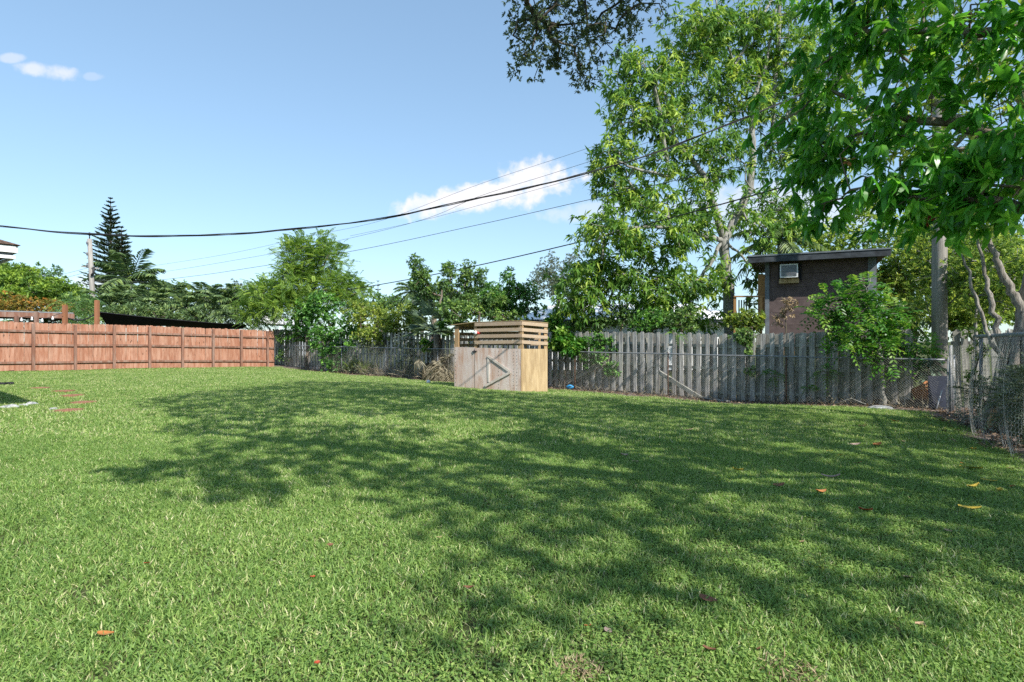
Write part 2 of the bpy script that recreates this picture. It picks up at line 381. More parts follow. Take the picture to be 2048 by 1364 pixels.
def rosettes(g, centers, axis, per, ln, wd, tint, droop=.25, spread=(.3, 1.25), tris=4, stem=.0):
    """whorls of leaves about each centre"""
    n = len(centers); per_n = per
    ax = unit(axis); ref = unit(np.cross(ax, rand_dirs(g, n))); ref2 = np.cross(ax, ref)
    an = (np.arange(per_n)[None] * 2.4 + g.uniform(0, 6.28, (n, 1)) + g.normal(0, .25, (n, per_n)))
    pit = g.uniform(spread[0], spread[1], (n, per_n))
    d = (ax[:, None] * np.cos(pit)[..., None] + (ref[:, None] * np.cos(an)[..., None] + ref2[:, None] * np.sin(an)[..., None]) * np.sin(pit)[..., None])
    d = d + np.array((0, 0, -1.0)) * g.uniform(0, 2 * droop, (n, per_n))[..., None]; d = unit(d)
    p = centers[:, None] + d * stem + ax[:, None] * g.uniform(-.5, .3, (n, per_n))[..., None] * ln * .6
    nr = unit(np.array((0, 0, 1.0)) + .8 * rand_dirs(g, n * per_n)).reshape(n, per_n, 3)
    L = ln * g.uniform(.65, 1.2, (n, per_n)); Wd = wd * g.uniform(.8, 1.2, (n, per_n))
    t = np.clip(tint[:, None] + g.normal(0, .12, (n, per_n)), 0, 1)
    return leaf_arrays(p.reshape(-1, 3), d.reshape(-1, 3), nr.reshape(-1, 3), L.ravel(), Wd.ravel(), t.ravel(), tris, droop=droop)

def sprays(g, starts, dirs, length, nl, ln, wd, tint, sag=.4, tris=2, flat=True):
    """pinnate sprays: nl leaflets on each side of a curved axis"""
    n = len(starts); dirs = unit(dirs); L = length * g.uniform(.7, 1.2, n)
    s = np.linspace(.12, 1, nl)
    side = unit(np.cross(dirs, np.array((0, 0, 1.0)) + .25 * rand_dirs(g, n)))
    up = np.cross(side, dirs)
    p = starts[:, None] + dirs[:, None] * (s[None] * L[:, None])[..., None] + np.array((0, 0, -1.0)) * (sag * s[None] ** 2 * L[:, None])[..., None]
    tang = unit(dirs[:, None] + np.array((0, 0, -1.0)) * (2 * sag * s)[None, :, None])
    parts = []
    taper = (.45 + .55 * np.sin(np.pi * np.clip(s * .95 + .05, 0, 1)))
    for sg in (-1, 1):
        d = tang * .55 + side[:, None] * sg * .95 + np.array((0, 0, -1.0)) * .12 + .12 * rand_dirs(g, n * nl).reshape(n, nl, 3)
        nr = np.broadcast_to(up[:, None], (n, nl, 3)) + .3 * rand_dirs(g, n * nl).reshape(n, nl, 3)
        t = np.clip(tint[:, None] + g.normal(0, .1, (n, nl)), 0, 1)
        parts.append(leaf_arrays(p.reshape(-1, 3), d.reshape(-1, 3), nr.reshape(-1, 3), (ln * taper[None] * g.uniform(.8, 1.2, (n, nl))).ravel(), wd, t.ravel(), tris, droop=.1))
    return join(parts)

def seg_tubes(p, q, r0, r1, n=5):
    """many separate tapered segments in one go"""
    d = unit(q - p); a = np.where(np.abs(d[:, :1]) < .8, np.array([[1., 0, 0]]), np.array([[0., 1, 0]])); u = unit(np.cross(d, a)); w = np.cross(d, u)
    an = np.arange(n) * 2 * np.pi / n; c = np.cos(an)[None, :, None]; s = np.sin(an)[None, :, None]
    ring = u[:, None] * c + w[:, None] * s
    v = np.concatenate([p[:, None] + ring * r0[:, None, None], q[:, None] + ring * r1[:, None, None]], 1)
    f = np.array([(k, (k + 1) % n, n + (k + 1) % n, n + k) for k in range(n)])
    faces = (f[None] + (np.arange(len(p)) * 2 * n)[:, None, None]).reshape(-1, 4)
    return v.reshape(-1, 3), faces

class Tree:
    """a skeleton grown from given limbs towards target points, then clothed with leaves"""
    def __init__(s, seed): s.g = np.random.default_rng(seed); s.P = []; s.par = []; s.fix = []; s.chains = []
    def limb(s, pts, radii=None, start=None, sub=5, wob=.02):
        """a hand-laid limb; returns the index of its last node"""
        pts = [np.array(q, float) for q in pts]; prev = start; chain = [] if start is None else [start]
        for i in range(len(pts)):
            if i == 0:
                if prev is None: s.P.append(pts[0]); s.par.append(-1); s.fix.append(radii[0] if radii else 0); prev = len(s.P) - 1; chain.append(prev)
                else: pass
                continue
            for k in range(1, sub + 1):
                f = k / sub; a = pts[i - 1] if (i > 1 or start is None) else s.P[start]
                q = a + (pts[i] - a) * f
                if k < sub: q = q + s.g.normal(0, wob, 3)
                s.P.append(q); s.par.append(prev); prev = len(s.P) - 1; chain.append(prev)
                s.fix.append(radii[i - 1] + (radii[i] - radii[i - 1]) * f if radii else 0)
        if radii: s.chains.append(chain)
        return prev
    def grow(s, targets, step=.45, wob=.06, lift=None, zpen=.35):
        T = np.asarray(targets); P = np.array(s.P)
        d0 = np.min(np.linalg.norm(T[:, None] - P[None], axis=2), axis=1)
        s.tips = []
        buf = np.zeros((len(P) + 40 * len(T) + 10, 3)); buf[:len(P)] = P; m = len(P)
        for i in np.argsort(d0):
            t = T[i]; df = buf[:m] - t; c = np.linalg.norm(df, axis=1) + zpen * np.maximum(df[:, 2], 0)
            j = int(np.argmin(c)); a = buf[j].copy(); ln = np.linalg.norm(t - a); k = max(1, min(30, int(ln / step)))
            prev = j; sag = s.g.uniform(-.04, .10) * ln
            for q in range(1, k + 1):
                f = q / k; w = a + (t - a) * f + np.array((0, 0, 1.0)) * sag * math.sin(math.pi * f)
                if q < k: w = w + s.g.normal(0, wob, 3)
                if lift is not None: w = lift(w)
                buf[m] = w; m += 1; s.par.append(prev); s.fix.append(0); prev = m - 1
            s.tips.append(prev)
        s.P = [buf[i] for i in range(m)]
    def wood_mesh(s, name, mat, rtip=.008, power=.45, rmax=9., n=6, flare=None):
        P = np.array(s.P); par = np.array(s.par); cnt = np.zeros(len(P))
        for t in s.tips: cnt[t] += 1
        for i in range(len(P) - 1, 0, -1):
            if par[i] >= 0: cnt[par[i]] += cnt[i]
        r = np.minimum(rmax, rtip * np.maximum(cnt, 1) ** power); fx = np.array(s.fix); r = np.where(fx > 0, fx, r)
        on_limb = np.zeros(len(P), bool)
        for ch in s.chains: on_limb[ch[1:]] = True
        idx = np.where((par >= 0) & ~on_limb)[0]; r0 = r[par[idx]]; r0 = np.where((fx[idx] <= 0), np.minimum(r0, r[idx] * 1.35), r0)
        thick = np.maximum(r0, r[idx]) > .05
        parts = []
        for m, nn in ((thick, 9), (~thick, 4)):
            if m.any(): parts.append(seg_tubes(P[par[idx]][m] - unit(P[idx] - P[par[idx]])[m] * r0[m][:, None] * .3, P[idx][m], r0[m], r[idx][m], nn))
        for ch in s.chains:
            m = MB(); rr = [min(r[i], r[ch[1]] * 1.05) if k == 0 else r[i] for k, i in enumerate(ch)]
            m.tube([P[i] for i in ch], rr, 10 if max(rr) > .05 else 6, caps=False, wob=.10); parts.append((np.array(m.v), np.array(m.f)))
        o = 0; vs = []; fs = []
        for v, f in parts: vs.append(v); fs.append(f + o); o += len(v)
        return fast_mesh(name, np.concatenate(vs), np.concatenate(fs), mat, smooth=True)

def blob_targets(g, blobs, shell=.35):
    """blobs: (px, py, Y, rx px, ry px, depth m, count)"""
    out = []; cen = []
    for px, py, Y, rx, ry, dp, n in blobs:
        v = rand_dirs(g, n) * (g.uniform(shell, 1, n) ** .55)[:, None]
        c = at(px, py, Y); out.append(c + v * np.array((rx * Y / F, dp, ry * Y / F))); cen.append(np.repeat(c[None], n, 0))
    return np.concatenate(out), np.concatenate(cen)

def clothe(g, T, Cn, style, mat, name='crown'):
    """leaves about the targets T; style dict"""
    n = len(T); k = style.get('ros', 6); rc = style['rc']
    c = np.repeat(T, k, 0) + rand_dirs(g, n * k) * (rc * g.uniform(.1, 1, n * k) ** .5)[:, None] * np.array((1, 1, style.get('flat', .8)))
    out = unit(c - np.repeat(Cn, k, 0)); ax = unit(out * .7 + np.array((0, 0, .6)) + .7 * rand_dirs(g, n * k))
    tn = np.clip(np.repeat(g.beta(2, 2.6, n), k) * .55 + g.beta(1.6, 2.2, n * k) * .5 + style.get('tint', 0), 0, 1)
    young = g.random(n * k) < style.get('young', .06); tn = np.where(young, np.clip(tn + .45, 0, 1), tn)
    if style['kind'] == 'rosette':
        v, f, t = rosettes(g, c, ax, style['per'], style['ln'], style['wd'], tn, style.get('droop', .25), style.get('spread', (.3, 1.3)), style.get('tris', 4))
    elif style['kind'] == 'spray':
        v, f, t = sprays(g, c, unit(out * .8 + np.array((0, 0, style.get('rise', .2))) + .9 * rand_dirs(g, n * k)), style['len'], style['nl'], style['ln'], style['wd'], tn, style.get('sag', .35))
    return fast_mesh(name, v, f, mat, {'tint': t})

def plant(name, label, cat, seed, blobs, style, leafmat, bark, limbs=None, trunk_r=.05, group=None, shell=.35, rtip=.006, base=None, extra=None, parts=('trunk', 'crown'), rmax=9.):
    """limbs: list of (points, radii, start index key)"""
    tr = Tree(seed); T, Cn = blob_targets(tr.g, blobs, shell)
    if limbs is None:
        cx, cy = T[:, 0].mean(), T[:, 1].mean()
        if base is not None: cx, cy = base
        z0 = float(gz(cx, cy)); zt = T[:, 2].min() * .6 + T[:, 2].mean() * .4
        limbs = [([(cx, cy, z0 - .05), (cx + .05, cy, z0 + (zt - z0) * .5), (T[:, 0].mean() * .5 + cx * .5, T[:, 1].mean() * .5 + cy * .5, max(zt, z0 + .3))], [trunk_r, trunk_r * .85, trunk_r * .6], None)]
    ends = []
    for pts, rad, st in limbs:
        ends.append(tr.limb(pts, rad, None if st is None else ends[st] if isinstance(st, int) else int(np.argmin(np.linalg.norm(np.array(tr.P) - np.array(pts[0]), axis=1)))))
    tr.grow(T)
    root = thing(name, label, cat, tuple(tr.P[0]), 0, group); off = -np.array(tr.P[0])
    wm = tr.wood_mesh(parts[0], bark, rtip, rmax=rmax); wm.transform(Matrix.Translation(off)); link(parts[0], wm, root)
    cm = clothe(tr.g, T, Cn, style, leafmat, parts[1]); cm.transform(Matrix.Translation(off)); link(parts[1], cm, root)
    return root

# ------------------------------------------------------------------ ground
def build_ground():
    xs = np.concatenate([[-900, -400, -180, -90], np.linspace(-45, 45, 151), [90, 180, 400, 900]])
    ys = np.concatenate([[-600, -200, -60], np.linspace(-12, 60, 145), [90, 180, 400, 1200]])
    X, Y = np.meshgrid(xs, ys); Z = gz(X, Y); n = len(xs); m = len(ys)
    v = np.stack([X.ravel(), Y.ravel(), Z.ravel()], 1)
    i, j = np.meshgrid(np.arange(n - 1), np.arange(m - 1)); b = (j * n + i).ravel()
    f = np.stack([b, b + 1, b + n + 1, b + n], 1)
    tag(link('ground', fast_mesh('ground', v, f, M['ground'], smooth=True)), 'thatchy soil under the lawn', None, None, 'structure')
    # bare soil along the wire fences: one strip with a wavering edge, a few mm above the ground
    def strip(name, P0, D, N, t0, t1, w_in, w_out, label):
        t = np.arange(t0, t1, .3); g = np.random.default_rng(5); rows = []
        wi = w_in + .12 * np.sin(t * 1.7) + .08 * np.sin(t * 4.1 + 1) + g.normal(0, .03, len(t))
        for k in range(7):
            f = k / 6; off = -wi * (1 - f) + w_out * f
            p = P0[None] + D[None] * t[:, None] + N[None] * off[:, None]; rows.append(np.stack([p[:, 0], p[:, 1], gz(p[:, 0], p[:, 1]) + .006 + .02 * math.sin(math.pi * f)], 1))
        n = len(t); v = np.concatenate(rows); b = (np.arange(6)[:, None] * n + np.arange(n - 1)[None]).ravel()
        me = fast_mesh(name, v, np.stack([b, b + 1, b + n + 1, b + n], 1), M['soil'], smooth=True)
        tag(link(name, me), label, None, None, 'structure')
    strip('soil_strip', A, DC, NC, -1.2, 31.5, .62, 1.6, 'bare soil below the long grey fence')
    strip('soil_strip', W0, DW, -NW, -.6, 9, .45, 2.2, 'bare soil below the side wire fence')
build_ground()

# ------------------------------------------------------------------ grass: one object of scattered tufts
def lawn_mask(x, y):
    dc = -((x - A[0]) * NC[0] + (y - A[1]) * NC[1]); dr = (x - C[0]) * NR[0] + (y - C[1]) * NR[1]; dw = (x - W0[0]) * NW[0] + (y - W0[1]) * NW[1]
    tc = (x - A[0]) * DC[0] + (y - A[1]) * DC[1]; wv = .12 * np.sin(tc * 1.7) + .08 * np.sin(tc * 4.1 + 1)
    edge = .72 + wv - .35 * sstep(24, 31, tc)
    return (dc > edge) & (dr > .03) & (dw > .52 + .1 * np.sin(y * 2.1))

def blades(g, n, r, ln, wd, lean, tan, clover=0.0):
    a = g.uniform(0, 6.283, n); rr = r * np.sqrt(g.random(n)); b = np.stack([rr * np.cos(a), rr * np.sin(a), np.zeros(n)], 1)
    h = g.uniform(0, 6.283, n); ti = g.beta(2, 2.2, n) * lean
    d = np.stack([np.cos(h) * np.sin(ti), np.sin(h) * np.sin(ti), np.cos(ti)], 1)
    side = unit(np.cross(d, np.array((0, 0, 1.0)) + .4 * rand_dirs(g, n))); L = ln * g.uniform(.5, 1.25, n)[:, None]; Wd = wd * g.uniform(.6, 1.25, n)[:, None]
    bend = unit(d + np.stack([np.cos(h), np.sin(h), -.35 * np.ones(n)], 1) * g.uniform(.1, 1.0, n)[:, None])
    m = b + d * L * .5; e = m + bend * L * .5
    v = np.stack([b + side * Wd * .4, b - side * Wd * .4, m + side * Wd * .5, m - side * Wd * .5, e], 1)
    f = np.array(((0, 1, 3), (0, 3, 2), (2, 3, 4)))
    faces = (f[None] + (np.arange(n) * 5)[:, None, None]).reshape(-1, 3)
    t = g.beta(2.2, 2.6, n) * .68; t = np.where(g.random(n) < tan, g.uniform(.68, .92, n), t)
    out = [(v.reshape(-1, 3), faces, np.repeat(t, 5))]
    k = int(n * clover)
    if k:
        a = g.uniform(0, 6.283, k); rr = r * np.sqrt(g.random(k)); p = np.stack([rr * np.cos(a), rr * np.sin(a), g.uniform(.015, .045, k)], 1)
        h = g.uniform(0, 6.283, k); d = np.stack([np.cos(h), np.sin(h), g.uniform(-.1, .5, k)], 1)
        out.append(leaf_arrays(p, d, np.array((0, 0, 1.0)) + .35 * rand_dirs(g, k), g.uniform(.014, .030, k), g.uniform(.010, .019, k), g.beta(2, 2, k) * .6 + .06, 4, .12, .1))
    return join(out)

def build_grass():
    src = bpy.data.collections.new('tuft_kinds')
    g = np.random.default_rng(21)
    kinds = []
    for i in range(4): kinds.append(blades(g, 600, .30, .060, .0066, 1.1, .11, .10))          # 0-3 near lawn
    for i in range(3): kinds.append(blades(g, 330, .30, .052, .0065, 1.25, .14, 1.1))           # 4-6 creeping broad-leaved weeds
    for i in range(3): kinds.append(blades(g, 380, .36, .062, .0090, 1.0, .18, .0))            # 7-9 farther lawn
    kinds.append(blades(g, 430, .30, .055, .008, 1.4, .42, .0))                               # 10 dry patch
    for i in range(2): kinds.append(blades(g, 24, .12, .078, .0085, 1.0, .02, .0))              # 11-12 taller coarse tufts
    for i, (v, f, t) in enumerate(kinds):
        o = bpy.data.objects.new('tuft_%02d' % i, fast_mesh('tuft', v, f, M['grass'], {'tint': t})); src.objects.link(o)
    def field(dens, y0, y1):
        st = dens ** -.5; hw = .95 * y1 + 1.5; x, y = np.meshgrid(np.arange(-hw, hw, st), np.arange(y0, y1, st)); n = x.size        # jittered grid: no holes
        x = x.ravel() + g.uniform(-.5, .5, n) * st; y = y.ravel() + g.uniform(-.5, .5, n) * st
        k = (np.abs(x) < .95 * y + 1.5) & lawn_mask(x, y); return x[k], y[k]
    pts = []
    for dens, y0, y1, near in ((15, 1.0, 9, True), (11, 9, 18, False), (9, 18, 34, False)):
        x, y = field(dens, y0, y1); n = len(x)
        weed = sstep(-.25, .45, .35 * np.sin(x * .9 + 1.7) + .3 * np.sin(y * 1.3 + x * .4) + (x - .9) * .22 - (y - 5.5) * .06)
        idx = g.integers(0, 4, n) if near else g.integers(7, 10, n)
        if near: idx = np.where(g.random(n) < weed * .5, g.integers(4, 7, n), idx)
        elif y0 < 12: idx = np.where(g.random(n) < weed * .35, g.integers(4, 7, n), idx)
        dry = np.sin(x * 1.1 + 2) * np.sin(y * .9 - x * .3) + .5 * np.sin(x * 2.3 + y * 1.7); idx = np.where((y > 9) & (dry > 1.0) & (g.random(n) < .38), 10, idx)
        pts.append((x, y, idx, g.uniform(.8, 1.15, n) * (1.0 if near else 1.12)))
    x, y = field(4, 1.2, 13); n = len(x); pts.append((x, y, g.integers(11, 13, n), g.uniform(.6, 1.1, n)))
    x, y, idx, sc = [np.concatenate(q) for q in zip(*pts)]
    # leave the pavers and dead spots open
    for px, py, r in OPEN_SPOTS:
        q = ground_at(px, py); keep = (x - q[0]) ** 2 + (y - q[1]) ** 2 > r * r; x, y, idx, sc = x[keep], y[keep], idx[keep], sc[keep]
    # keep the coop's floor clear
    n = len(x); me = bpy.data.meshes.new('grass'); me.vertices.add(n)
    me.vertices.foreach_set('co', np.stack([x, y, gz(x, y) - .004], 1).astype(np.float32).ravel())
    for nm, ty, arr in (('idx', 'INT', idx.astype(np.int32)), ('rot', 'FLOAT', g.uniform(0, 6.283, n).astype(np.float32)), ('scl', 'FLOAT', sc.astype(np.float32))):
        a = me.attributes.new(nm, ty, 'POINT'); a.data.foreach_set('value', arr)
    ob = tag(link('grass', me), 'short mown lawn of mixed grass and low weeds', None, None, 'stuff')
    ng = bpy.data.node_groups.new('scatter_tufts', 'GeometryNodeTree')
    ng.interface.new_socket('Geometry', in_out='INPUT', socket_type='NodeSocketGeometry'); ng.interface.new_socket('Geometry', in_out='OUTPUT', socket_type='NodeSocketGeometry')
    N = ng.nodes; L = ng.links; gi = N.new('NodeGroupInput'); go = N.new('NodeGroupOutput')
    ci = N.new('GeometryNodeCollectionInfo'); ci.inputs['Collection'].default_value = src; ci.inputs['Separate Children'].default_value = True; ci.inputs['Reset Children'].default_value = True
    ip = N.new('GeometryNodeInstanceOnPoints'); ip.inputs['Pick Instance'].default_value = True
    def attr(nm, ty):
        a = N.new('GeometryNodeInputNamedAttribute'); a.data_type = ty; a.inputs['Name'].default_value = nm; return a.outputs['Attribute']
    cx = N.new('ShaderNodeCombineXYZ'); L.new(attr('rot', 'FLOAT'), cx.inputs[2]); e2r = N.new('FunctionNodeEulerToRotation'); L.new(cx.outputs[0], e2r.inputs[0])
    L.new(gi.outputs[0], ip.inputs['Points']); L.new(ci.outputs[0], ip.inputs['Instance']); L.new(attr('idx', 'INT'), ip.inputs['Instance Index'])
    L.new(e2r.outputs[0], ip.inputs['Rotation']); L.new(attr('scl', 'FLOAT'), ip.inputs['Scale']); L.new(ip.outputs[0], go.inputs[0])
    md = ob.modifiers.new('scatter', 'NODES'); md.node_group = ng
OPEN_SPOTS = [(78, 778, .38), (127, 784, .38), (145, 793, .36), (168, 807, .36), (138, 823, .33), (1580, 1352, .09), (1160, 1350, .07)]
build_grass()

# ------------------------------------------------------------------ red fence on the left
def ptR(s, off=0.0):
    p = C + DR * s + NR * off; return p[0], p[1]
def build_red_fence():
    z0 = float(gz(*ptR(0)))
    root = thing('wooden_fence', 'reddish brown privacy fence with dog eared pickets across the left side', 'fence', (*ptR(0), z0))
    rz = math.atan2(DR[1], DR[0]); base = Vector((*ptR(0), z0))
    def loc(s, off, z): x, y = ptR(s, off); return Vector((x, y, z)) - base
    H = 2.03
    def top(s): return float(gz(*ptR(s))) + H + .0045 * s
    # pickets: a few shared shapes
    shapes = []
    for k in range(5):
        w = .159 + random.uniform(-.004, .001); t = .017; h = H + random.uniform(-.028, .02); c = .032
        prof = [(-w / 2, 0), (w / 2, 0), (w / 2, h - c), (w / 2 - c * .8, h), (-w / 2 + c * .8, h), (-w / 2, h - c)]
        b = MB(); vs = [(x, -t / 2, z) for x, z in prof] + [(x, t / 2, z) for x, z in prof]; n = 6
        b.add(vs, [tuple(range(n)), tuple(range(2 * n - 1, n - 1, -1))] + [((i + 1) % n, i, n + i, n + (i + 1) % n) for i in range(n)]); shapes.append(b.mesh('picket', M['redwood']))
    s = .08
    while s < 14.6:
        o = link('picket', random.choice(shapes), root, loc(s, -.045 + random.uniform(-.003, .003), float(gz(*ptR(s))) + .0045 * s + random.uniform(-.018, .015)), (random.uniform(-.006, .006), random.uniform(-.008, .008), rz + random.uniform(-.01, .01)))
        s += .1606
    ps = [.42 + 1.46 * i for i in range(-0, 11)]
    pm = []
    for k in range(2):
        b = MB(); b.box((0, 0, 1.0), (.105, .10, 2.02)); pm.append(b.mesh('post', M['redpost']))
    for i, q in enumerate(ps):
        link('post', pm[i % 2], root, loc(q, .045, float(gz(*ptR(q))) - .02 + .003 * q), (0, random.uniform(-.006, .006), rz))
    edges = [.02] + ps
    for i in range(len(edges) - 1):
        a, b2 = edges[i] + (.055 if i else 0), edges[i + 1] - .055
        if b2 - a < .1: continue
        for zf in (.34, 1.08, 1.66):
            m = MB(); p = loc(a, .01, float(gz(*ptR(a))) + zf + .0045 * a); q = loc(b2, .01, float(gz(*ptR(b2))) + zf + .0045 * b2 + random.uniform(-.01, .01))
            m.bar(p, q, .085, .04 if zf != 1.08 else .085, (0, 0, 1)) if False else m.bar(p, q, .04, .09, (0, 0, 1))
            m.build('rail', M['redpost'], root)
    # the grey end post where the fence meets the grey one
build_red_fence()

# ------------------------------------------------------------------ grey board-on-board fence
OFF_W = .52
def ptW(t, off=0.0):
    p = A + DC * t + NC * (OFF_W + off); return p[0], p[1]
def board_mesh(w, h, t, mat, nick):
    """one weathered board: worn, slightly uneven top"""
    b = MB(); n = 5; tops = [h + random.uniform(-nick, nick) - (.03 if k in (0, n - 1) else 0) for k in range(n)]
    xs = [-w / 2 + w * k / (n - 1) for k in range(n)]; mid = [random.uniform(-.006, .006) for _ in range(2)]
    front = [(x, -t / 2 + mid[k % 2] * .5, 0) for k, x in enumerate(xs)] + [(xs[k], -t / 2 + random.uniform(-.004, .004), tops[k]) for k in range(n)]
    back = [(x, t / 2, 0) for x in xs] + [(xs[k], t / 2, tops[k]) for k in range(n)]
    m = 2 * n; vs = front + back; fs = []
    for k in range(n - 1):
        fs += [(k, k + 1, n + k + 1, n + k), (m + k + 1, m + k, m + n + k, m + n + k + 1), (n + k, n + k + 1, m + n + k + 1, m + n + k), (k + 1, k, m + k, m + k + 1)]
    fs += [(0, n, m + n, m), (n - 1, m + n - 1, m + 2 * n - 1, 2 * n - 1)]
    b.add(vs, fs); return b.mesh('board', mat)
def build_grey_fence():
    base = Vector((*ptW(.85), float(gz(*ptW(.85)))))
    root = thing('board_fence', 'weathered grey board on board fence along the back of the yard', 'fence', base)
    rz = math.atan2(DC[1], DC[0])
    def loc(t, off, z): x, y = ptW(t, off); return Vector((x, y, z)) - base
    fr = [board_mesh(.132, 2.03, .02, M['grey'], .012) for _ in range(10)]; bk = [board_mesh(.188, 2.01, .02, M['greyback'], .012) for _ in range(6)]
    wide = [board_mesh(.185, 2.03, .02, M['grey'], .012) for _ in range(2)]
    t = .93; n = 0
    while t < 32.3:
        sh = .0125 * min(t, 13)          # the fence sits a little deeper in the dip
        me = random.choice(wide) if n % 17 == 9 else random.choice(fr)
        link('board', me, root, loc(t, -.056, float(gz(*ptW(t))) - .03 + random.uniform(-.02, .02) + .10 * float(sstep(2, 10, t))), (random.uniform(-.012, .012), random.uniform(-.012, .012), rz + math.pi + random.uniform(-.015, .015)))
        if not (n in (23,)):
            link('board', random.choice(bk), root, loc(t + .136, .052, float(gz(*ptW(t))) - .03 + random.uniform(-.03, .01) + .10 * float(sstep(2, 10, t))), (random.uniform(-.01, .01), random.uniform(-.012, .012), rz + math.pi))
        t += .272 + random.uniform(-.012, .012); n += 1
    e = .86
    while e < 31:
        f = min(31.2, e + 2.44)
        for zf in (.22, .93, 1.63):
            m = MB(); dz = .10 * float(sstep(2, 10, e)); m.bar(loc(e, 0, float(gz(*ptW(e))) + zf + dz), loc(f - .01, 0, float(gz(*ptW(f))) + zf + dz), .045, .085); m.build('rail', M['greyback'], root)
        m = MB(); m.bar(loc(e + .02, .075, float(gz(*ptW(e))) - .05), loc(e + .02, .075, float(gz(*ptW(e))) + 1.9), .09, .09, (1, 0, 0)); m.build('post', M['greyback'], root)
        e += 2.44
build_grey_fence()

# ------------------------------------------------------------------ chain-link fence
def ptC(t, off=0.0):
    p = A + DC * t + NC * off; return p[0], p[1]
def rail_z(t):
    ts = [-2, 0, 3.7, 9.67, 24.4, 30.2]; zs = [1.09, 1.095, 1.11, 1.16, 1.25, 1.31]
    return float(np.interp(t, ts, zs))
def build_chain_link():
    base = Vector((*ptC(0), float(gz(*ptC(0)))))
    root = thing('chain_link_fence', 'low galvanised chain link fence in front of the grey boards', 'fence', base)
    def loc(t, z, off=0): x, y = ptC(t, off); return Vector((x, y, z)) - base
    t0, t1 = .05, 30.2
    m = MB(); m.tube([loc(t, rail_z(t) + .006 * math.sin(t * 1.9)) for t in np.arange(t0, t1, .6)], .021, 8); m.build('top_rail', M['galv'], root)
    for i, t in enumerate([3.7 + 3.5 * k for k in range(8)]):
        m = MB(); g = float(gz(*ptC(t))); m.tube([loc(t, g - .1, .03), loc(t + .01, (g + rail_z(t)) / 2, .03), loc(t, rail_z(t) - .02, .03)], .024, 8)
        m.tube([loc(t, rail_z(t) - .03, .03), loc(t, rail_z(t) + .035, .012)], .03, 8)
        o = m.build('line_post', M['rust'] if i in (0, 2, 1) else M['galv'], root)
        if i in (0, 1, 2): o['label'] = 'rusty line post'
    m = MB(); g = float(gz(*ptC(0))); m.tube([loc(0, g - .1), loc(-.02, rail_z(0) + .10)], .038, 10); m.tube([loc(-.02, rail_z(0) + .10), loc(-.02, rail_z(0) + .125)], [.042, .02], 10); m.build('end_post', M['galv'], root)
    m = MB(); m.tube([loc(.1, g - .02, -.03), loc(.08, rail_z(0) + .06, -.03)], .012, 6)
    for zf in (.3, .62, .95): m.tube([loc(.1, g + zf, -.04), loc(-.03, g + zf, -.05)], .014, 6)
    m.build('tension_bar', M['galv'], root)
    # diamond mesh as crossing wires that follow the ground
    P, Q = [], []
    p = .062; n = int((t1 - t0) / p)
    rz = np.array([rail_z(t0 + p * k) for k in range(n + 40)]); gx = np.array([float(gz(*ptC(t0 + p * k))) + .02 for k in range(n + 40)])
    g = np.random.default_rng(3); rows = 20; sub = 5
    buckle = lambda t, f: .035 * math.sin(t * 1.3 + 3 * f) * (1 - f) + .02 * math.sin(t * 3.7)
    for sgn in (1, -1):
        for k in range(-rows, n + rows):
            last = None
            for j in range(0, sub + 1):
                f = j / sub; tt = t0 + p * (k + sgn * rows * f)
                if not (t0 <= tt <= t1): last = None; continue
                kk = min(max((tt - t0) / p, 0), n + 38); lo = np.interp(kk, np.arange(n + 40), gx); hi = np.interp(kk, np.arange(n + 40), rz)
                q = loc(tt, lo + (hi - lo) * f, -.03 + buckle(tt, f) + .003 * sgn)
                if last is not None: P.append(last); Q.append(q)
                last = q
    P = np.array(P); Q = np.array(Q); r = np.full(len(P), .0016)
    v, f = seg_tubes(P, Q, r, r, 3); link('mesh', fast_mesh('mesh', v, f, M['wire']), root)
build_chain_link()

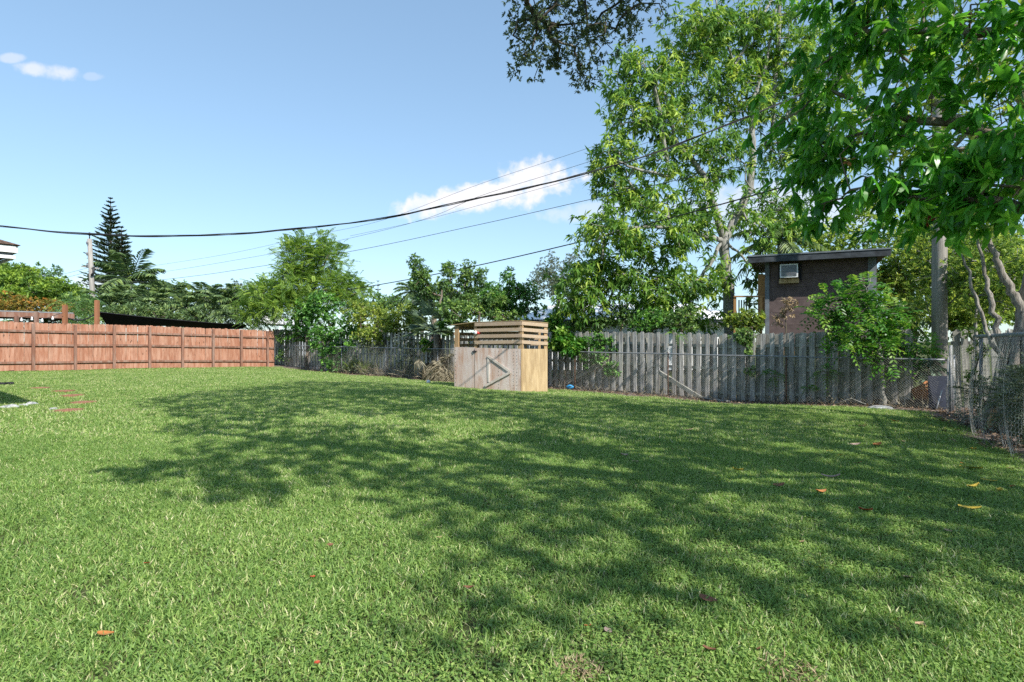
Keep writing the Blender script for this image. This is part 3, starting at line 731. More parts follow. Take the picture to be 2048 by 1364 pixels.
# ------------------------------------------------------------------ side wire fence with chicken wire on the right
def build_wire_fence():
    base = Vector((*W0, float(gz(*W0))))
    root = thing('wire_fence', 'sagging chicken wire fence with a pipe rail along the right edge', 'fence', base)
    def loc(s, z, off=0.0):
        p = W0 + DW * s + NW * off; return Vector((p[0], p[1], z)) - base
    m = MB(); m.tube([loc(s, 1.62 + .05 * s / 8, -.02) for s in np.arange(2.6, 9.1, .8)], .034, 8); m.build('pipe_rail', M['galv'], root)
    for s, h, r in ((.35, 1.45, .035), (2.9, 1.66, .03), (8.6, 1.7, .03)):
        g = float(gz(*(W0 + DW * s))); m = MB(); m.tube([loc(s, g - .1, -.05), loc(s + .03, h, -.05)], r, 8); m.build('pipe_post', M['galv'], root)
    # hexagonal wire, bulging towards the lawn near the ground
    a = .043; P, Q = [], []
    def surf(s, f):
        g = float(gz(*(W0 + DW * s)))
        top = np.interp(s, [.3, 2.2, 2.7, 9], [1.35, 1.5, 1.62, 1.65]); off = .24 * math.sin(math.pi * min(1, (1 - f) * .62)) * float(sstep(2.0, 4.2, s)) + .05 * math.sin(s * 3.1 + f * 5) + .03 * math.sin(s * 9 + f * 11) + .08 * (1 - f) * float(sstep(.3, 1.5, s))
        return loc(s, g + .01 + (top - g) * f, off)
    wcol = a * math.sqrt(3); rows = int(1.68 / (1.5 * a)); g = np.random.default_rng(8)
    jit = {}
    def node(s, f):
        k = (round(s, 3), round(f, 4))
        if k not in jit: jit[k] = surf(s + g.normal(0, .004), max(0, min(1, f + g.normal(0, .002))))
        return jit[k]
    for j in range(rows):
        z0 = j / rows; zh = 1 / rows
        for i in range(int((6.6 - .3) / wcol)):
            s = .3 + (i + .5 * (j % 2)) * wcol
            A1 = node(s, z0); B1 = node(s + wcol / 2, z0 + zh / 3); C1 = node(s + wcol, z0); D1 = node(s + wcol / 2, z0 + zh)
            P += [A1, B1, B1]; Q += [B1, C1, D1]
    P = np.array(P); Q = np.array(Q); r = np.full(len(P), .0024); v, f = seg_tubes(P, Q, r, r, 3)
    link('chicken_wire', fast_mesh('chicken_wire', v, f, M['hexwire']), root)
build_wire_fence()

# old plank fence behind the side wire
def build_side_boards():
    base = Vector((11.3, 14.6, float(gz(11.3, 14.6))))
    root = thing('plank_fence', 'old dark upright planks behind the utility pole and the corner post', 'fence', base)
    bm_ = [board_mesh(.15, 2.0, .025, M['greyback'], .03) for _ in range(4)]
    for i in range(10):
        p = Vector((11.35 + .17 * i, 14.75 - .10 * i, float(gz(11, 14)) - .02)) - base
        link('plank', random.choice(bm_), root, p, (random.uniform(-.04, .04), random.uniform(-.05, .05), -.5 + random.uniform(-.1, .1)))
    for z in (.5, 1.5):
        m = MB(); m.bar(Vector((11.25, 14.87, z)) - base, Vector((13.0, 13.9, z)) - base, .04, .09); m.build('rail', M['greyback'], root)
    base = Vector((9.75, 10.9, float(gz(9.7, 10.9))))
    root = thing('plank_fence', 'pale weathered planks rising behind the chicken wire', 'fence', base)
    bm_ = [board_mesh(.15, 1.9, .025, M['grey'], .03) for _ in range(4)]
    for i in range(22):
        p = W0 + DW * (1.0 + .165 * i) - NW * .95
        link('plank', random.choice(bm_), root, Vector((p[0], p[1], float(gz(*p)) - .02 + random.uniform(-.06, .05))) - base, (random.uniform(-.03, .03), random.uniform(-.04, .04), math.atan2(DW[1], DW[0]) + random.uniform(-.08, .08)))
build_side_boards()

# ------------------------------------------------------------------ coop made of pallets and plywood
def build_coop():
    L0 = np.array((-1.95, 19.75)); C0 = np.array((.29, 18.6)); R0 = np.array((1.16, 19.08)); BR = np.array((.98, 20.75)); BL = np.array((-1.25, 21.35))
    zc = -.115; base = Vector((*C0, zc))
    root = thing('pallet_coop', 'homemade coop of slats and plywood with a low gate, standing by the fence', 'coop', base)
    def V(p, z): return Vector((p[0], p[1], z)) - base
    def lerp(a, b, f): return a + (b - a) * f
    def nrm(a, b): d = (b - a) / np.linalg.norm(b - a); return np.array((d[1], -d[0]))       # points to the camera for left-to-right walls
    zg = -.09
    # posts
    def post(p, z0, z1, w=.09, d=.06, dirv=(1, 0)):
        m = MB(); m.bar(V(p, z0), V(p, z1), w, d, (dirv[0], dirv[1], 0)); m.build('post', M['stud'], root)
    fd = (C0 - L0) / np.linalg.norm(C0 - L0); fn = nrm(L0, C0); rd = (R0 - C0) / np.linalg.norm(R0 - C0); rn = nrm(C0, R0)
    post(L0 + fd * .07 - fn * .04, zg, 2.06, .14, .07, fn); post(L0 + fd * .80 - fn * .05, zg, 2.10, .10, .06, fn)
    post(C0 - fn * .06 - fd * .03, zg, 2.13, .15, .08, fn); post(R0 - rn * .05 - rd * .05, zg, 2.08, .12, .08, rn)
    post(BR, zg, 2.0, .09, .09); post(BL, zg, 1.98, .09, .09); post(lerp(BL, BR, .78), zg, 2.0, .09, .09)
    # front: fixed panel, door panel
    def panel(name, a, b, nn, z0a, z0b, z1a, z1b, t, mat, off):
        m = MB(); a2 = a + nn * off; b2 = b + nn * off; a3 = a2 + nn * t; b3 = b2 + nn * t
        vs = [V(a2, z0a), V(b2, z0b), V(b2, z1b), V(a2, z1a), V(a3, z0a), V(b3, z0b), V(b3, z1b), V(a3, z1a)]
        m.add(vs, [(0, 3, 2, 1), (4, 5, 6, 7), (0, 1, 5, 4), (1, 2, 6, 5), (2, 3, 7, 6), (3, 0, 4, 7)]); return m.build(name, mat, root)
    fx = panel('side_panel', L0, L0 + fd * .80, fn, zg - .02, -.06, 1.345, 1.335, .018, M['ply'], 0)
    dr = panel('door', L0 + fd * .815, C0 - fd * .01, fn, -.055, -.085, 1.325, 1.30, .018, M['ply'], .012)
    dr['label'] = 'stained plywood gate with a triangle of thin boards'
    pn = panel('corner_panel', C0 + rd * .0, R0, rn, zc - .02, -.16, 1.30, 1.29, .018, M['newply'], .002)
    pn['label'] = 'yellowish newer plywood panel on the right'
    # triangle of boards on the gate
    def on_door(u, z, o=.045): p = L0 + fd * (.815 + u) + fn * o; return V(p, z)
    W_ = float(np.linalg.norm(C0 - L0)) - .825
    for (u0, z0, u1, z1), oo in (((.31, 1.02, .325, .20), .04), ((.30, 1.06, .80, .56), .055), ((.82, .55, .25, .07), .07)):
        m = MB(); m.bar(on_door(u0 * W_ / 1.02, z0, oo), on_door(u1 * W_ / 1.02, z1, oo), .02, .075, (fd[0] * .6, fd[1] * .6, .8) if abs(z1 - z0) < .7 and u1 != .325 else (fd[0], fd[1], 0))
        m.build('brace', M['brace'], root)
    # screws in rows
    m = MB()
    for u in (.54, .86, .93):
        for k in range(12): m.box(on_door(u * W_ + random.uniform(-.01, .01), .02 + k * .108 + random.uniform(-.015, .015), .034), (.013, .013, .013))
    for k in range(10): m.box(V(L0 + fd * .05 + fn * .02, .02 + k * .135), (.015, .015, .015))
    m.build('screw_heads', M['cable'], root)
    m = MB(); m.bar(V(L0 + fd * .72 + fn * .04, 1.20), V(L0 + fd * .90 + fn * .05, 1.215), .02, .03); m.bar(V(L0 + fd * .79 + fn * .05, 1.16), V(L0 + fd * .80 + fn * .05, 1.25), .03, .03, (1, 0, 0)); m.build('latch', M['black'], root)
    # slats above
    def slat(a, b, z, nn, off, h=.105, z2=None):
        m = MB(); m.bar(V(a + nn * off, z), V(b + nn * off, z if z2 is None else z2), .02, h); m.build('slat', M['pallet'], root)
    for k in range(4):
        z = 2.125 - .2 * k; slat(L0 + fd * .80, C0 + fd * .01, z - .015 + random.uniform(-.008, .008), fn, .012, .112 if k else .125, z)
        slat(C0 + rd * .012, R0 + rd * .01, z - .002, rn, .014, .112, z - .06)
        slat(BL, BR, z - .08, nrm(BL, BR), .06)
    for k in range(3): slat(BL, BR, 1.2 - .3 * k, nrm(BL, BR), .06)
    ln = nrm(BL, L0)
    for k in range(6): slat(BL, L0, 2.0 - .2 * k - (.1 if k > 3 else 0), ln, .02)
    # roof sheet with an overhang
    m = MB(); ov = [L0 + fn * .10 - fd * .10, L0 + fd * .8 + fn * .03, C0 + fn * .03, R0 + rd * .04, BR + np.array((.08, .08)), BL + np.array((-.1, .1))]
    zr = [2.085, 2.175, 2.195, 2.14, 2.03, 2.0]
    m.prism([(q[0] - base.x, q[1] - base.y) for q in ov], [z - base.z for z in zr], [z - base.z + .016 for z in zr]); m.build('roof', M['newply'], root)
    # a red and white lid pinned on the slats: hung there, so a thing of its own
    p = L0 + fd * .86 + fn * .05
    r = thing('cup', 'red and white plastic cup hanging on the slats of the coop', 'cup', (p[0], p[1], 1.83), 0)
    m = MB(); m.tube([(0, 0, 0), (-fn[0] * -.0 + fn[0] * .06, fn[1] * .06, 0)], [.07, .055], 14); m.build('rim', M['white'], r)
    m = MB(); m.tube([(.035, -.012, -.01), (.16, .045, -.015)], [.052, .036], 12); m.build('body', M['red'], r)
build_coop()

# ------------------------------------------------------------------ balls, pavers, scraps
def lathe(prof, n=18):
    """profile [(r, z)] about z"""
    m = MB(); vs = []; 
    for r, z in prof:
        for k in range(n): a = 2 * math.pi * k / n; vs.append((r * math.cos(a), r * math.sin(a), z))
    fs = [(i * n + k, i * n + (k + 1) % n, (i + 1) * n + (k + 1) % n, (i + 1) * n + k) for i in range(len(prof) - 1) for k in range(n)]
    m.add(vs, fs, True); return m
def build_small():
    q = ground_at(1140, 781)
    r = thing('football', 'bright blue rubber football lying by the fence beside the coop', 'ball', q)
    n = 16; prof = [(.085 * math.sin(math.pi * i / n) ** .85, -.15 + .3 * i / n) for i in range(n + 1)]
    m = lathe(prof); o = m.build('skin', M['blue'], r); o.rotation_euler = (R(90), 0, R(78)); o.location = (0, 0, .13)
    m = MB(); m.bar((-.05, -.085, .145), (.05, -.085, .155), .012, .02)
    for k in range(4): m.bar((-.035 + .023 * k, -.088, .13), (-.035 + .023 * k, -.088, .17), .008, .008, (1, 0, 0))
    m.build('laces', M['cable'], r)
    q = ground_at(857, 768); m = lathe([(.075 * math.sin(math.pi * i / 14), -.075 * math.cos(math.pi * i / 14)) for i in range(15)])
    o = m.build('ball', M['ball']); o.location = (q[0], q[1], q[2] + .08); tag(o, 'small white ball on the lawn left of the coop', 'ball')
    # pavers
    for (px, py), lab in zip(((78.5, 778), (127, 784), (145, 793), (168, 807), (138, 823)),
                             ('farthest reddish paver sunk in the grass near the red fence', 'second farthest reddish paver sunk in the lawn', 'middle reddish paver of the row sunk in the lawn',
                              'reddish paver with pale rubble along its back edge', 'nearest reddish paver of the row half overgrown with grass')):
        q = ground_at(px, py); m = MB(); s = .21; pts = []
        for k in range(12):
            a = 2 * math.pi * (k + .5) / 12; rr = s / max(abs(math.cos(a)), abs(math.sin(a))); rr = min(rr, s * 1.22); pts.append((rr * math.cos(a), rr * math.sin(a)))
        m.prism(pts, -.03, .045); o = m.build('paver', M['paver']); o.location = q; o.rotation_euler = (0, 0, random.uniform(-.2, .2)); tag(o, lab, 'paver', 'pavers sunk in the lawn')
    # pale stones at the left edge
    g = random.Random(4)
    for (px, py, s), lab in zip(((8, 818, .09), (24, 817, .11), (47, 813, .07), (62, 811, .10), (107, 821, .07)),
                                ('pale bluish stone at the very left edge of the lawn', 'largest pale stone of the few lying by the house shadow', 'small flat pale stone between two larger ones',
                                 'pale pointed stone at the end of the row', 'lone pale stone beside the nearest paver')):
        q = ground_at(px, py); m = MB(); vs = []; n = 9
        for ring, (rr, z) in enumerate(((1, -.02), (.92, .05), (.6, .10), (.2, .12))):
            for k in range(n): a = 2 * math.pi * k / n; w = s * rr * g.uniform(.75, 1.2); vs.append((w * 1.6 * math.cos(a), w * math.sin(a), z * s / .17 * g.uniform(.7, 1.2) + .01))
        fs = [(i * n + k, i * n + (k + 1) % n, (i + 1) * n + (k + 1) % n, (i + 1) * n + k) for i in range(3) for k in range(n)] + [tuple(range(3 * n, 4 * n))]
        m.add(vs, fs); o = m.build('stone', M['scrap']); o.location = q; tag(o, lab, 'stone', 'pale stones near the house')
    q = ground_at(-10, 771.5); q2 = ground_at(24, 771); m = MB(); m.tube([(f * (q2[0] - q[0]), f * (q2[1] - q[1]) + .06 * math.sin(9 * f), .05) for f in np.linspace(0, 1, 12)], .05, 8)
    o = m.build('hose', M['black']); o.location = q; tag(o, 'short length of dark hose on the grass at the left edge', 'hose')
build_small()

def leaf_blade(ln, wd, curl, mat, name):
    m = MB(); n = 7; vs = []; fs = []
    for i in range(n):
        f = i / (n - 1); w = wd * math.sin(math.pi * (f * .9 + .06)) ** .8; z = .03 * ln + curl * ln * ((f - .5) ** 2) * 2.2
        for s in (-1, -.5, 0, .5, 1): vs.append(((f - .5) * ln, s * w / 2, z + abs(s) ** 1.5 * curl * wd * .9 + .02 * ln * math.sin(5 * f + s)))
    for i in range(n - 1):
        for k in range(4): b = i * 5 + k; fs.append((b, b + 1, b + 6, b + 5))
    m.add(vs, fs, True); return m.mesh(name, mat)
def flat_mat(name, c):
    s = NT(name); n = s.noise(s.coord((1, 1, 1)), 30, 5, .6); col = s.mix(s.rng(n, .3, .7), tuple(q * .6 for q in c), c); return s.done(col, .6, .3, normal=s.bump(n, .3, .004))
LEAFC = {'yellow': flat_mat('yellow_leaf', (.62, .45, .06)), 'orange': flat_mat('orange_leaf', (.50, .20, .06)), 'tan': flat_mat('tan_leaf', (.50, .34, .21)), 'pink': flat_mat('pinkish_leaf', (.52, .37, .31)),
         'brown': flat_mat('brown_leaf', (.23, .10, .06)), 'red': flat_mat('red_leaf', (.42, .07, .03))}
def fallen(px, py, colour, ln, wd, label, rz, curl=None, lift=.03, group=None):
    curl = random.uniform(.04, .3) if curl is None else curl; f_ = .85 if ground_at(px, py)[1] > 5 else .62; ln *= f_; wd *= f_ / .85
    q = ground_at(px, py); me = leaf_blade(ln, wd, curl, LEAFC[colour], 'fallen_leaf')
    o = link('fallen_leaf', me, None, (q[0], q[1], q[2] + lift), (random.uniform(-.25, .25), random.uniform(-.2, .2), rz)); tag(o, label, 'leaf', group or 'leaves fallen on the lawn')
for a in ((1379, 863, 'tan', .17, .07, 'tan fallen leaf lying alone in the middle of the shaded lawn', .1), (1438, 828, 'brown', .16, .06, 'dark brown fallen leaf nearest the sunlit strip by the fence', .2),
          (1724, 855, 'brown', .17, .06, 'brown fallen leaf below the small tree at the fence', -.2), (1790, 847, 'orange', .19, .06, 'orange fallen leaf closest to the bare soil by the fence', .1),
          (1711, 894, 'pink', .17, .08, 'pale pinkish fallen leaf left of an orange one', -.3), (1755, 895, 'orange', .16, .09, 'broad flat orange fallen leaf beside a pale pink one', .1),
          (1807, 886, 'tan', .10, .06, 'small tan curled leaf right of the broad orange leaf', .6), (1682, 914, 'yellow', .10, .06, 'small golden leaf standing up in the shaded grass', .4),
          (1660, 907, 'yellow', .10, .05, 'small dull yellow leaf almost hidden in the grass', .1), (1765, 920, 'orange', .17, .05, 'thin curled orange leaf behind an orange yellow one', -.1),
          (1716, 931, 'orange', .15, .05, 'bright orange leaf beside a sunny fleck of grass', .2), (1476, 946, 'yellow', .15, .08, 'yellow leaf alone in the centre of the shade', .1),
          (1662, 961, 'pink', .24, .06, 'long pinkish leaf lying on the sunny fleck', -.1), (1558, 978, 'brown', .15, .07, 'dark brown leaf left of the curled orange one', .1),
          (1641, 991, 'orange', .18, .06, 'curled orange leaf tilted up in the deep shade', .4), (1732, 1028, 'red', .13, .07, 'dark red leaf in the deep shade', -.5),
          (1947, 903, 'yellow', .12, .10, 'rounded yellow leaf near the side wire fence', .8), (1966, 895, 'tan', .12, .06, 'tan leaf right behind the rounded yellow leaf', .2),
          (1943, 942, 'yellow', .31, .09, 'largest yellow leaf near the side wire fence', -.12), (1926, 931, 'orange', .09, .04, 'small amber leaf touching the largest yellow leaf', .1),
          (1947, 980, 'yellow', .19, .06, 'slender yellow leaf in front of the largest yellow one', .2), (1999, 987, 'yellow', .09, .06, 'short dull yellow leaf at the right, near a red one', .5),
          (1939, 1024, 'yellow', .25, .06, 'long yellow leaf nearest the camera on the right', -.05), (1978, 967, 'yellow', .18, .05, 'pale greenish yellow leaf leaning in the grass', -.6),
          (2030, 942, 'brown', .22, .07, 'long brown leaf at the right edge of the lawn', -.1), (2028, 911, 'tan', .16, .07, 'tan leaf on the soil under the chicken wire', -.3),
          (2024, 979, 'red', .08, .05, 'tiny red leaf near the right edge', .4), (1895, 1069, 'tan', .11, .06, 'tan leaf in the deep shade on the right', -.3),
          (1943, 1099, 'pink', .08, .05, 'pale small leaf in the deep shade on the right', .2), (1606, 1092, 'tan', .07, .05, 'tan leaf at the tip of the sunny wedge', .2),
          (1817, 1165, 'pink', .13, .09, 'broad salmon leaf at the lower edge of the shade', .3), (1416, 1210, 'brown', .17, .08, 'large curled brown leaf in the sunlit grass', -.7),
          (1418, 1312, 'brown', .10, .05, 'brown leaf near the bottom, below the large curled one', -.3), (1519, 1309, 'brown', .07, .05, 'small brown leaf near the bottom beside the dead patch', .8),
          (1840, 1261, 'tan', .10, .06, 'tan leaf in the sunny grass at the lower right', .3), (660, 1098, 'brown', .08, .05, 'brown leaf on the sunny lawn left of the centre', .4),
          (625, 1164, 'red', .06, .04, 'small rust red leaf on the sunny lawn left of the centre', .9), (937, 1186, 'brown', .10, .05, 'reddish brown leaf in the lower centre', .2),
          (1248, 916, 'pink', .12, .07, 'greyish pink leaf in the shade in front of the coop', .3), (1271, 928, 'tan', .10, .05, 'tan leaf just right of the greyish pink one', -.2),
          (879, 1084, 'tan', .07, .05, 'small tan leaf in the light shade at the centre', .5), (1176, 1264, 'orange', .06, .04, 'tiny orange leaf in the lower centre', .2),
          (1216, 1272, 'pink', .08, .05, 'whitish dry leaf standing in the lower centre', -.9), (634, 1340, 'red', .05, .04, 'tiny red leaf at the bottom edge', 1.1),
          (210, 1281, 'orange', .12, .07, 'orange brown leaf half hidden in the grass at the lower left', .3), (293, 1136, 'red', .06, .04, 'tiny bright red leaf on the lawn at the left', .2)):
    px, py, c_, ln, wd, lab, rz = a; near = 1.0; fallen(px, py, c_, ln, wd, lab, rz)
q = ground_at(1978, 866); o = link('palm_sheath', leaf_blade(.42, .12, 1.3, LEAFC['tan'], 'palm_sheath'), None, (q[0], q[1], q[2] + .05), (.2, -.1, .75)); tag(o, 'curled tan palm sheath on the soil by the side wire', 'leaf')
for (px, py, r), lab in (((1580, 1352, .13), 'dead straw patch at the bottom edge, right of the centre'), ((1160, 1350, .10), 'brown dead patch at the bottom edge near the centre')):
    g = np.random.default_rng(px); n = 260; q = ground_at(px, py); a = g.uniform(0, 6.28, n); rr = r * np.sqrt(g.random(n)); d = rand_dirs(g, n); d[:, 2] = np.abs(d[:, 2]) * .5
    v, f, t = leaf_arrays(np.stack([rr * np.cos(a), rr * np.sin(a), g.uniform(.0, .03, n)], 1), d, np.array((0, 0, 1.)) + .5 * rand_dirs(g, n), g.uniform(.03, .07, n), .006, g.beta(2, 2, n), 4)
    o = link('dry_patch', fast_mesh('dry_patch', v, f, M['dead'], {'tint': t}), None, q); tag(o, lab, None, None, 'stuff')

# ------------------------------------------------------------------ leaf litter, sticks and debris along the fence
def build_litter():
    g = np.random.default_rng(77); n = 4200
    t = g.uniform(-.9, 28, n) ** 1.0; off = g.normal(.05, .30, n); p = A[None] + DC[None] * t[:, None] + NC[None] * off[:, None]
    s = g.uniform(0, 6, 900); o2 = g.normal(.0, .28, 900); p2 = W0[None] + DW[None] * s[:, None] + NW[None] * o2[:, None]; p = np.concatenate([p, p2]); n = len(p)
    pos = np.stack([p[:, 0], p[:, 1], gz(p[:, 0], p[:, 1]) + g.uniform(.01, .05, n)], 1); d = rand_dirs(g, n); d[:, 2] *= .35
    v, f, tt = leaf_arrays(pos, d, np.array((0, 0, 1.)) + .6 * rand_dirs(g, n), g.uniform(.05, .14, n), g.uniform(.02, .05, n), g.beta(1.6, 2.2, n), 4, .25, .1)
    tag(link('leaf_litter', fast_mesh('leaf_litter', v, f, M['litter'], {'tint': tt})), 'dry brown leaves heaped along the foot of the fence', None, None, 'stuff')
    # dry stalks behind and against the chain link
    n = 1500; t = np.concatenate([g.uniform(14.5, 25, 950), g.uniform(3, 12, 350), g.uniform(.2, 3, 200)]); n = len(t); off = g.normal(.18, .16, n); p = A[None] + DC[None] * t[:, None] + NC[None] * off[:, None]
    d = rand_dirs(g, n); d[:, 2] = np.abs(d[:, 2]) + .35; hh = np.where(t > 14, g.uniform(.2, .9, n), g.uniform(.1, .45, n))
    v, f, tt = leaf_arrays(np.stack([p[:, 0], p[:, 1], gz(p[:, 0], p[:, 1])], 1), d, rand_dirs(g, n), hh, .012, g.beta(2, 2, n), 4, 0, .3)
    tag(link('dry_weeds', fast_mesh('dry_weeds', v, f, M['straw'], {'tint': tt})), 'dry grey weed stalks tangled in the chain link', None, None, 'stuff')
build_litter()
def stick(pts, r, name, label, cat, mat):
    b = Vector(pts[0]); m = MB(); m.tube([Vector(p) - b for p in pts], r, 7, wob=.1); o = m.build(name, mat); o.location = b; tag(o, label, cat)
def on_c(px, off, h=0.0):
    """a point over the chain-link line (plus an offset) at a pixel column"""
    k = (px - 1024) / F; a = A + NC * off; t = (a[0] - k * a[1]) / (-DC[0] + k * DC[1]); p = a + DC * t; return np.array((p[0], p[1], float(gz(*p)) + h))
def board_thing(p, q, w, t, name, label, cat, mat):
    b = Vector(p); m = MB(); m.bar((0, 0, 0), Vector(q) - b, t, w); o = m.build(name, mat); o.location = b; tag(o, label, cat)
board_thing(on_c(1118, .2, .08), on_c(1212, .42, 1.05), .11, .035, 'plank', 'dark plank leaning against the grey fence right of the coop', 'plank', M['greyback'])
board_thing(on_c(1318, .30, .78), on_c(1402, .12, .06), .12, .09, 'fallen_post', 'mossy split post slumped behind the chain link', 'post', M['greyback'])
stick([on_c(1395, .1, .10), on_c(1425, .05, .05), on_c(1460, -.1, .04)], .035, 'branch', 'grey rotting branch on the soil behind the chain link', 'branch', M['bark_grey'])
stick([on_c(1660, -.25, .03), on_c(1703, -.2, .22), on_c(1745, -.25, .03)], .012, 'twig', 'thin pale twig arching over the soil below the small tree', 'twig', M['bark_grey'])
stick([on_c(1695, -.15, .16), on_c(1760, -.3, .02), on_c(1800, -.35, .05)], .014, 'twig', 'crooked brown twig on the soil beside the small trunk', 'twig', M['bark_brown'])
stick([on_c(1873, -.02, .05), on_c(1884, .06, .5)], .014, 'stake', 'white stick leaning behind the chain link corner', 'stake', M['white'])
def build_corner():
    p = on_c(1877, .22); m = MB(); m.box((0, 0, .42), (.42, .05, .84), Matrix.Rotation(R(-6), 3, 'X')); o = m.build('panel', M['darkplastic']); o.location = p; o.rotation_euler = (0, 0, -.35); tag(o, 'dark blue plastic panel leaning behind the chain link at the pole', 'panel')
    p = on_c(1838, .5); r = thing('planter', 'rust coloured pot lying in the dark gap beside the pole', 'pot', p)
    m = lathe([(.02, 0), (.17, 0), (.23, .30), (.26, .31), (.26, .36), (.22, .36), (.18, .1), (.02, .08)]); o = m.build('pot', M['terracotta'], r); o.rotation_euler = (R(70), 0, .5); o.location = (0, .1, .33)
    m = MB(); m.box((0, 0, .1), (.5, .3, .2)); m.build('block', M['bark_dark'], r)
    q = on_c(1760, -.5); m = MB(); g = random.Random(2); n = 9; vs = []
    for rr, z in ((1, 0), (.9, .06), (.5, .09)):
        for k in range(n): a = 2 * math.pi * k / n; w = .2 * rr * g.uniform(.8, 1.2); vs.append((w * 1.6 * math.cos(a), w * math.sin(a), z))
    m.add(vs, [(i * n + k, i * n + (k + 1) % n, (i + 1) * n + (k + 1) % n, (i + 1) * n + k) for i in range(2) for k in range(n)] + [tuple(range(2 * n, 3 * n))]); o = m.build('stone', M['scrap']); o.location = q; tag(o, 'flat pale stone at the foot of the small spotted trunk', 'stone')
build_corner()

# ------------------------------------------------------------------ poles and wires
def build_pole(name, label, X, Y, h, r0, r1, lean=0.0, far=False):
    g = float(gz(X, Y)); root = thing(name, label, 'pole', (X, Y, g))
    m = MB(); m.tube([(0, 0, -.2), (lean * .3, 0, h * .3), (lean * .65, 0, h * .65), (lean, 0, h)], [r0, r0 * .95, (r0 + r1) / 2, r1], 14, wob=.03); m.build('shaft', M['pole'], root)
    for i, z in enumerate((h - .35, h - 1.1, h - 1.9)):
        m = MB(); m.box((lean - .0, -r1 - .05, z), (.07, .12, .16)); m.tube([(lean, -r1 - .12, z), (lean, -r1 - .12, z + .16)], [.05, .035], 8); m.build('bracket', M['galv'], root)
    return root
PR = at(1879, 682, 14.95); PL = at(184, 682, 40.0)
rt = build_pole('utility_pole', 'tall weathered wooden pole behind the fence corner', PR[0], PR[1], 9.9, .18, .14)
lt = build_pole('utility_pole', 'leaning grey wooden pole beyond the red fence', PL[0] + .25, PL[1], 8.25, .17, .14, -.42)
m = MB(); m.tube([(-.42, 0, 8.2), (-.42, 0, 8.6)], [.04, .03], 7); m.tube([(-.42, 0, 8.5), (-.42, 0, 8.7)], [.09, .05], 8); m.build('insulator', M['black'], lt)
m = MB(); m.bar((-.9, -.1, 6.35), (.3, -.1, 6.2), .07, .09); m.build('arm', M['pole'], lt)
m = MB(); m.tube([(-.15, -.2, 5.7), (.0, -.2, 5.9), (.0, -.2, 6.3)], .07, 6); m.build('splice', M['cable'], lt)
def wire(name, label, pts, r, mat, twist=0, sub=10):
    """pts: (px, py, Y) control points, smoothed; twist > 0 wraps that many strands round each other"""
    P = [Vector(at(*p)) for p in pts]; path = []
    for i in range(len(P) - 1):
        p0 = P[max(i - 1, 0)]; p1 = P[i]; p2 = P[i + 1]; p3 = P[min(i + 2, len(P) - 1)]
        for k in range(sub):
            t = k / sub; path.append(.5 * ((2 * p1) + (p2 - p0) * t + (2 * p0 - 5 * p1 + 4 * p2 - p3) * t * t + (3 * p1 - p0 - 3 * p2 + p3) * t ** 3))
    path.append(P[-1]); b = path[0].copy(); m = MB()
    if not twist: m.tube([q - b for q in path], r, 5)
    else:
        dense = []
        for i in range(len(path) - 1):
            for k in range(4): dense.append(path[i].lerp(path[i + 1], k / 4))
        dense.append(path[-1]); s = 0; g = random.Random(6); loose = 1.0
        for st in range(twist):
            pp = []; s = 0; last = dense[0]
            for i, q in enumerate(dense):
                s += (q - last).length; last = q; a = s * 1.5 + st * 2 * math.pi / twist + .8 * math.sin(s * .45 + st); rad = r * (1.15 + .9 * max(0, math.sin(s * .83 + st * 1.7)))
                pp.append(q - b + Vector((0, math.cos(a) * rad, math.sin(a) * rad)))
            m.tube(pp, r, 5)
    o = m.build(name, mat); o.location = b; tag(o, label, 'wire', 'overhead wires'); return o
YR = 14.75
def span(x, xl, Yl, xr=1876, Yr=YR):
    """depth along a straight span seen at column x"""
    a = np.array(((xl - 1024) / F * Yl, Yl)); b = np.array(((xr - 1024) / F * Yr, Yr)); k = (x - 1024) / F; d = b - a
    f = (k * a[1] - a[0]) / (d[0] - k * d[1]); return float(a[1] + d[1] * f)
def wpts(xs, xl, Yl): return [(x, y, span(x, xl, Yl)) for x, y in xs]
wire('cable_bundle', 'thick twisted black cable bundle sagging across the sky', wpts([(-260, 424), (-60, 447), (0, 452), (100, 463), (190, 468), (290, 472), (380, 471), (470, 468), (560, 461), (700, 446), (800, 430), (920, 404), (1050, 377), (1160, 350), (1300, 309), (1400, 271), (1540, 215), (1700, 145), (1876, 62)], -260, 14), .011, M['cable'], 3)
wire('wire', 'topmost thin wire crossing the cloud', wpts([(196, 548, ), (330, 528), (460, 507), (620, 472), (766, 440), (960, 368 + 0), (1165, 300), (1480, 190), (1876, 40)], 196, 40), .006, M['thinwire'])
wire('wire', 'thin wire just above the twisted bundle at the right', wpts([(196, 560), (330, 543), (460, 522), (650, 487), (843, 440), (960, 392), (1104, 347), (1300, 283), (1558, 190), (1876, 68)], 196, 40), .007, M['thinwire'])
wire('wire', 'thin wire just below the twisted bundle', wpts([(700, 472), (843, 441), (960, 410), (1120, 366), (1287, 318), (1558, 237), (1876, 130)], 196, 40), .006, M['thinwire'])
wire('wire', 'grey wire from the far pole rising to the right, below the bundle', wpts([(196, 571), (300, 562), (380, 553), (460, 542), (700, 503), (959, 449), (1171, 401), (1400, 350), (1540, 320), (1876, 238)], 196, 40), .010, M['cable'])
wire('wire', 'lowest thick wire rising from the trees to the pole', wpts([(430, 604), (540, 597), (645, 587), (800, 562), (959, 530), (1175, 480), (1400, 420), (1509, 390), (1700, 335), (1876, 282)], 430, 46), .022, M['cable'])
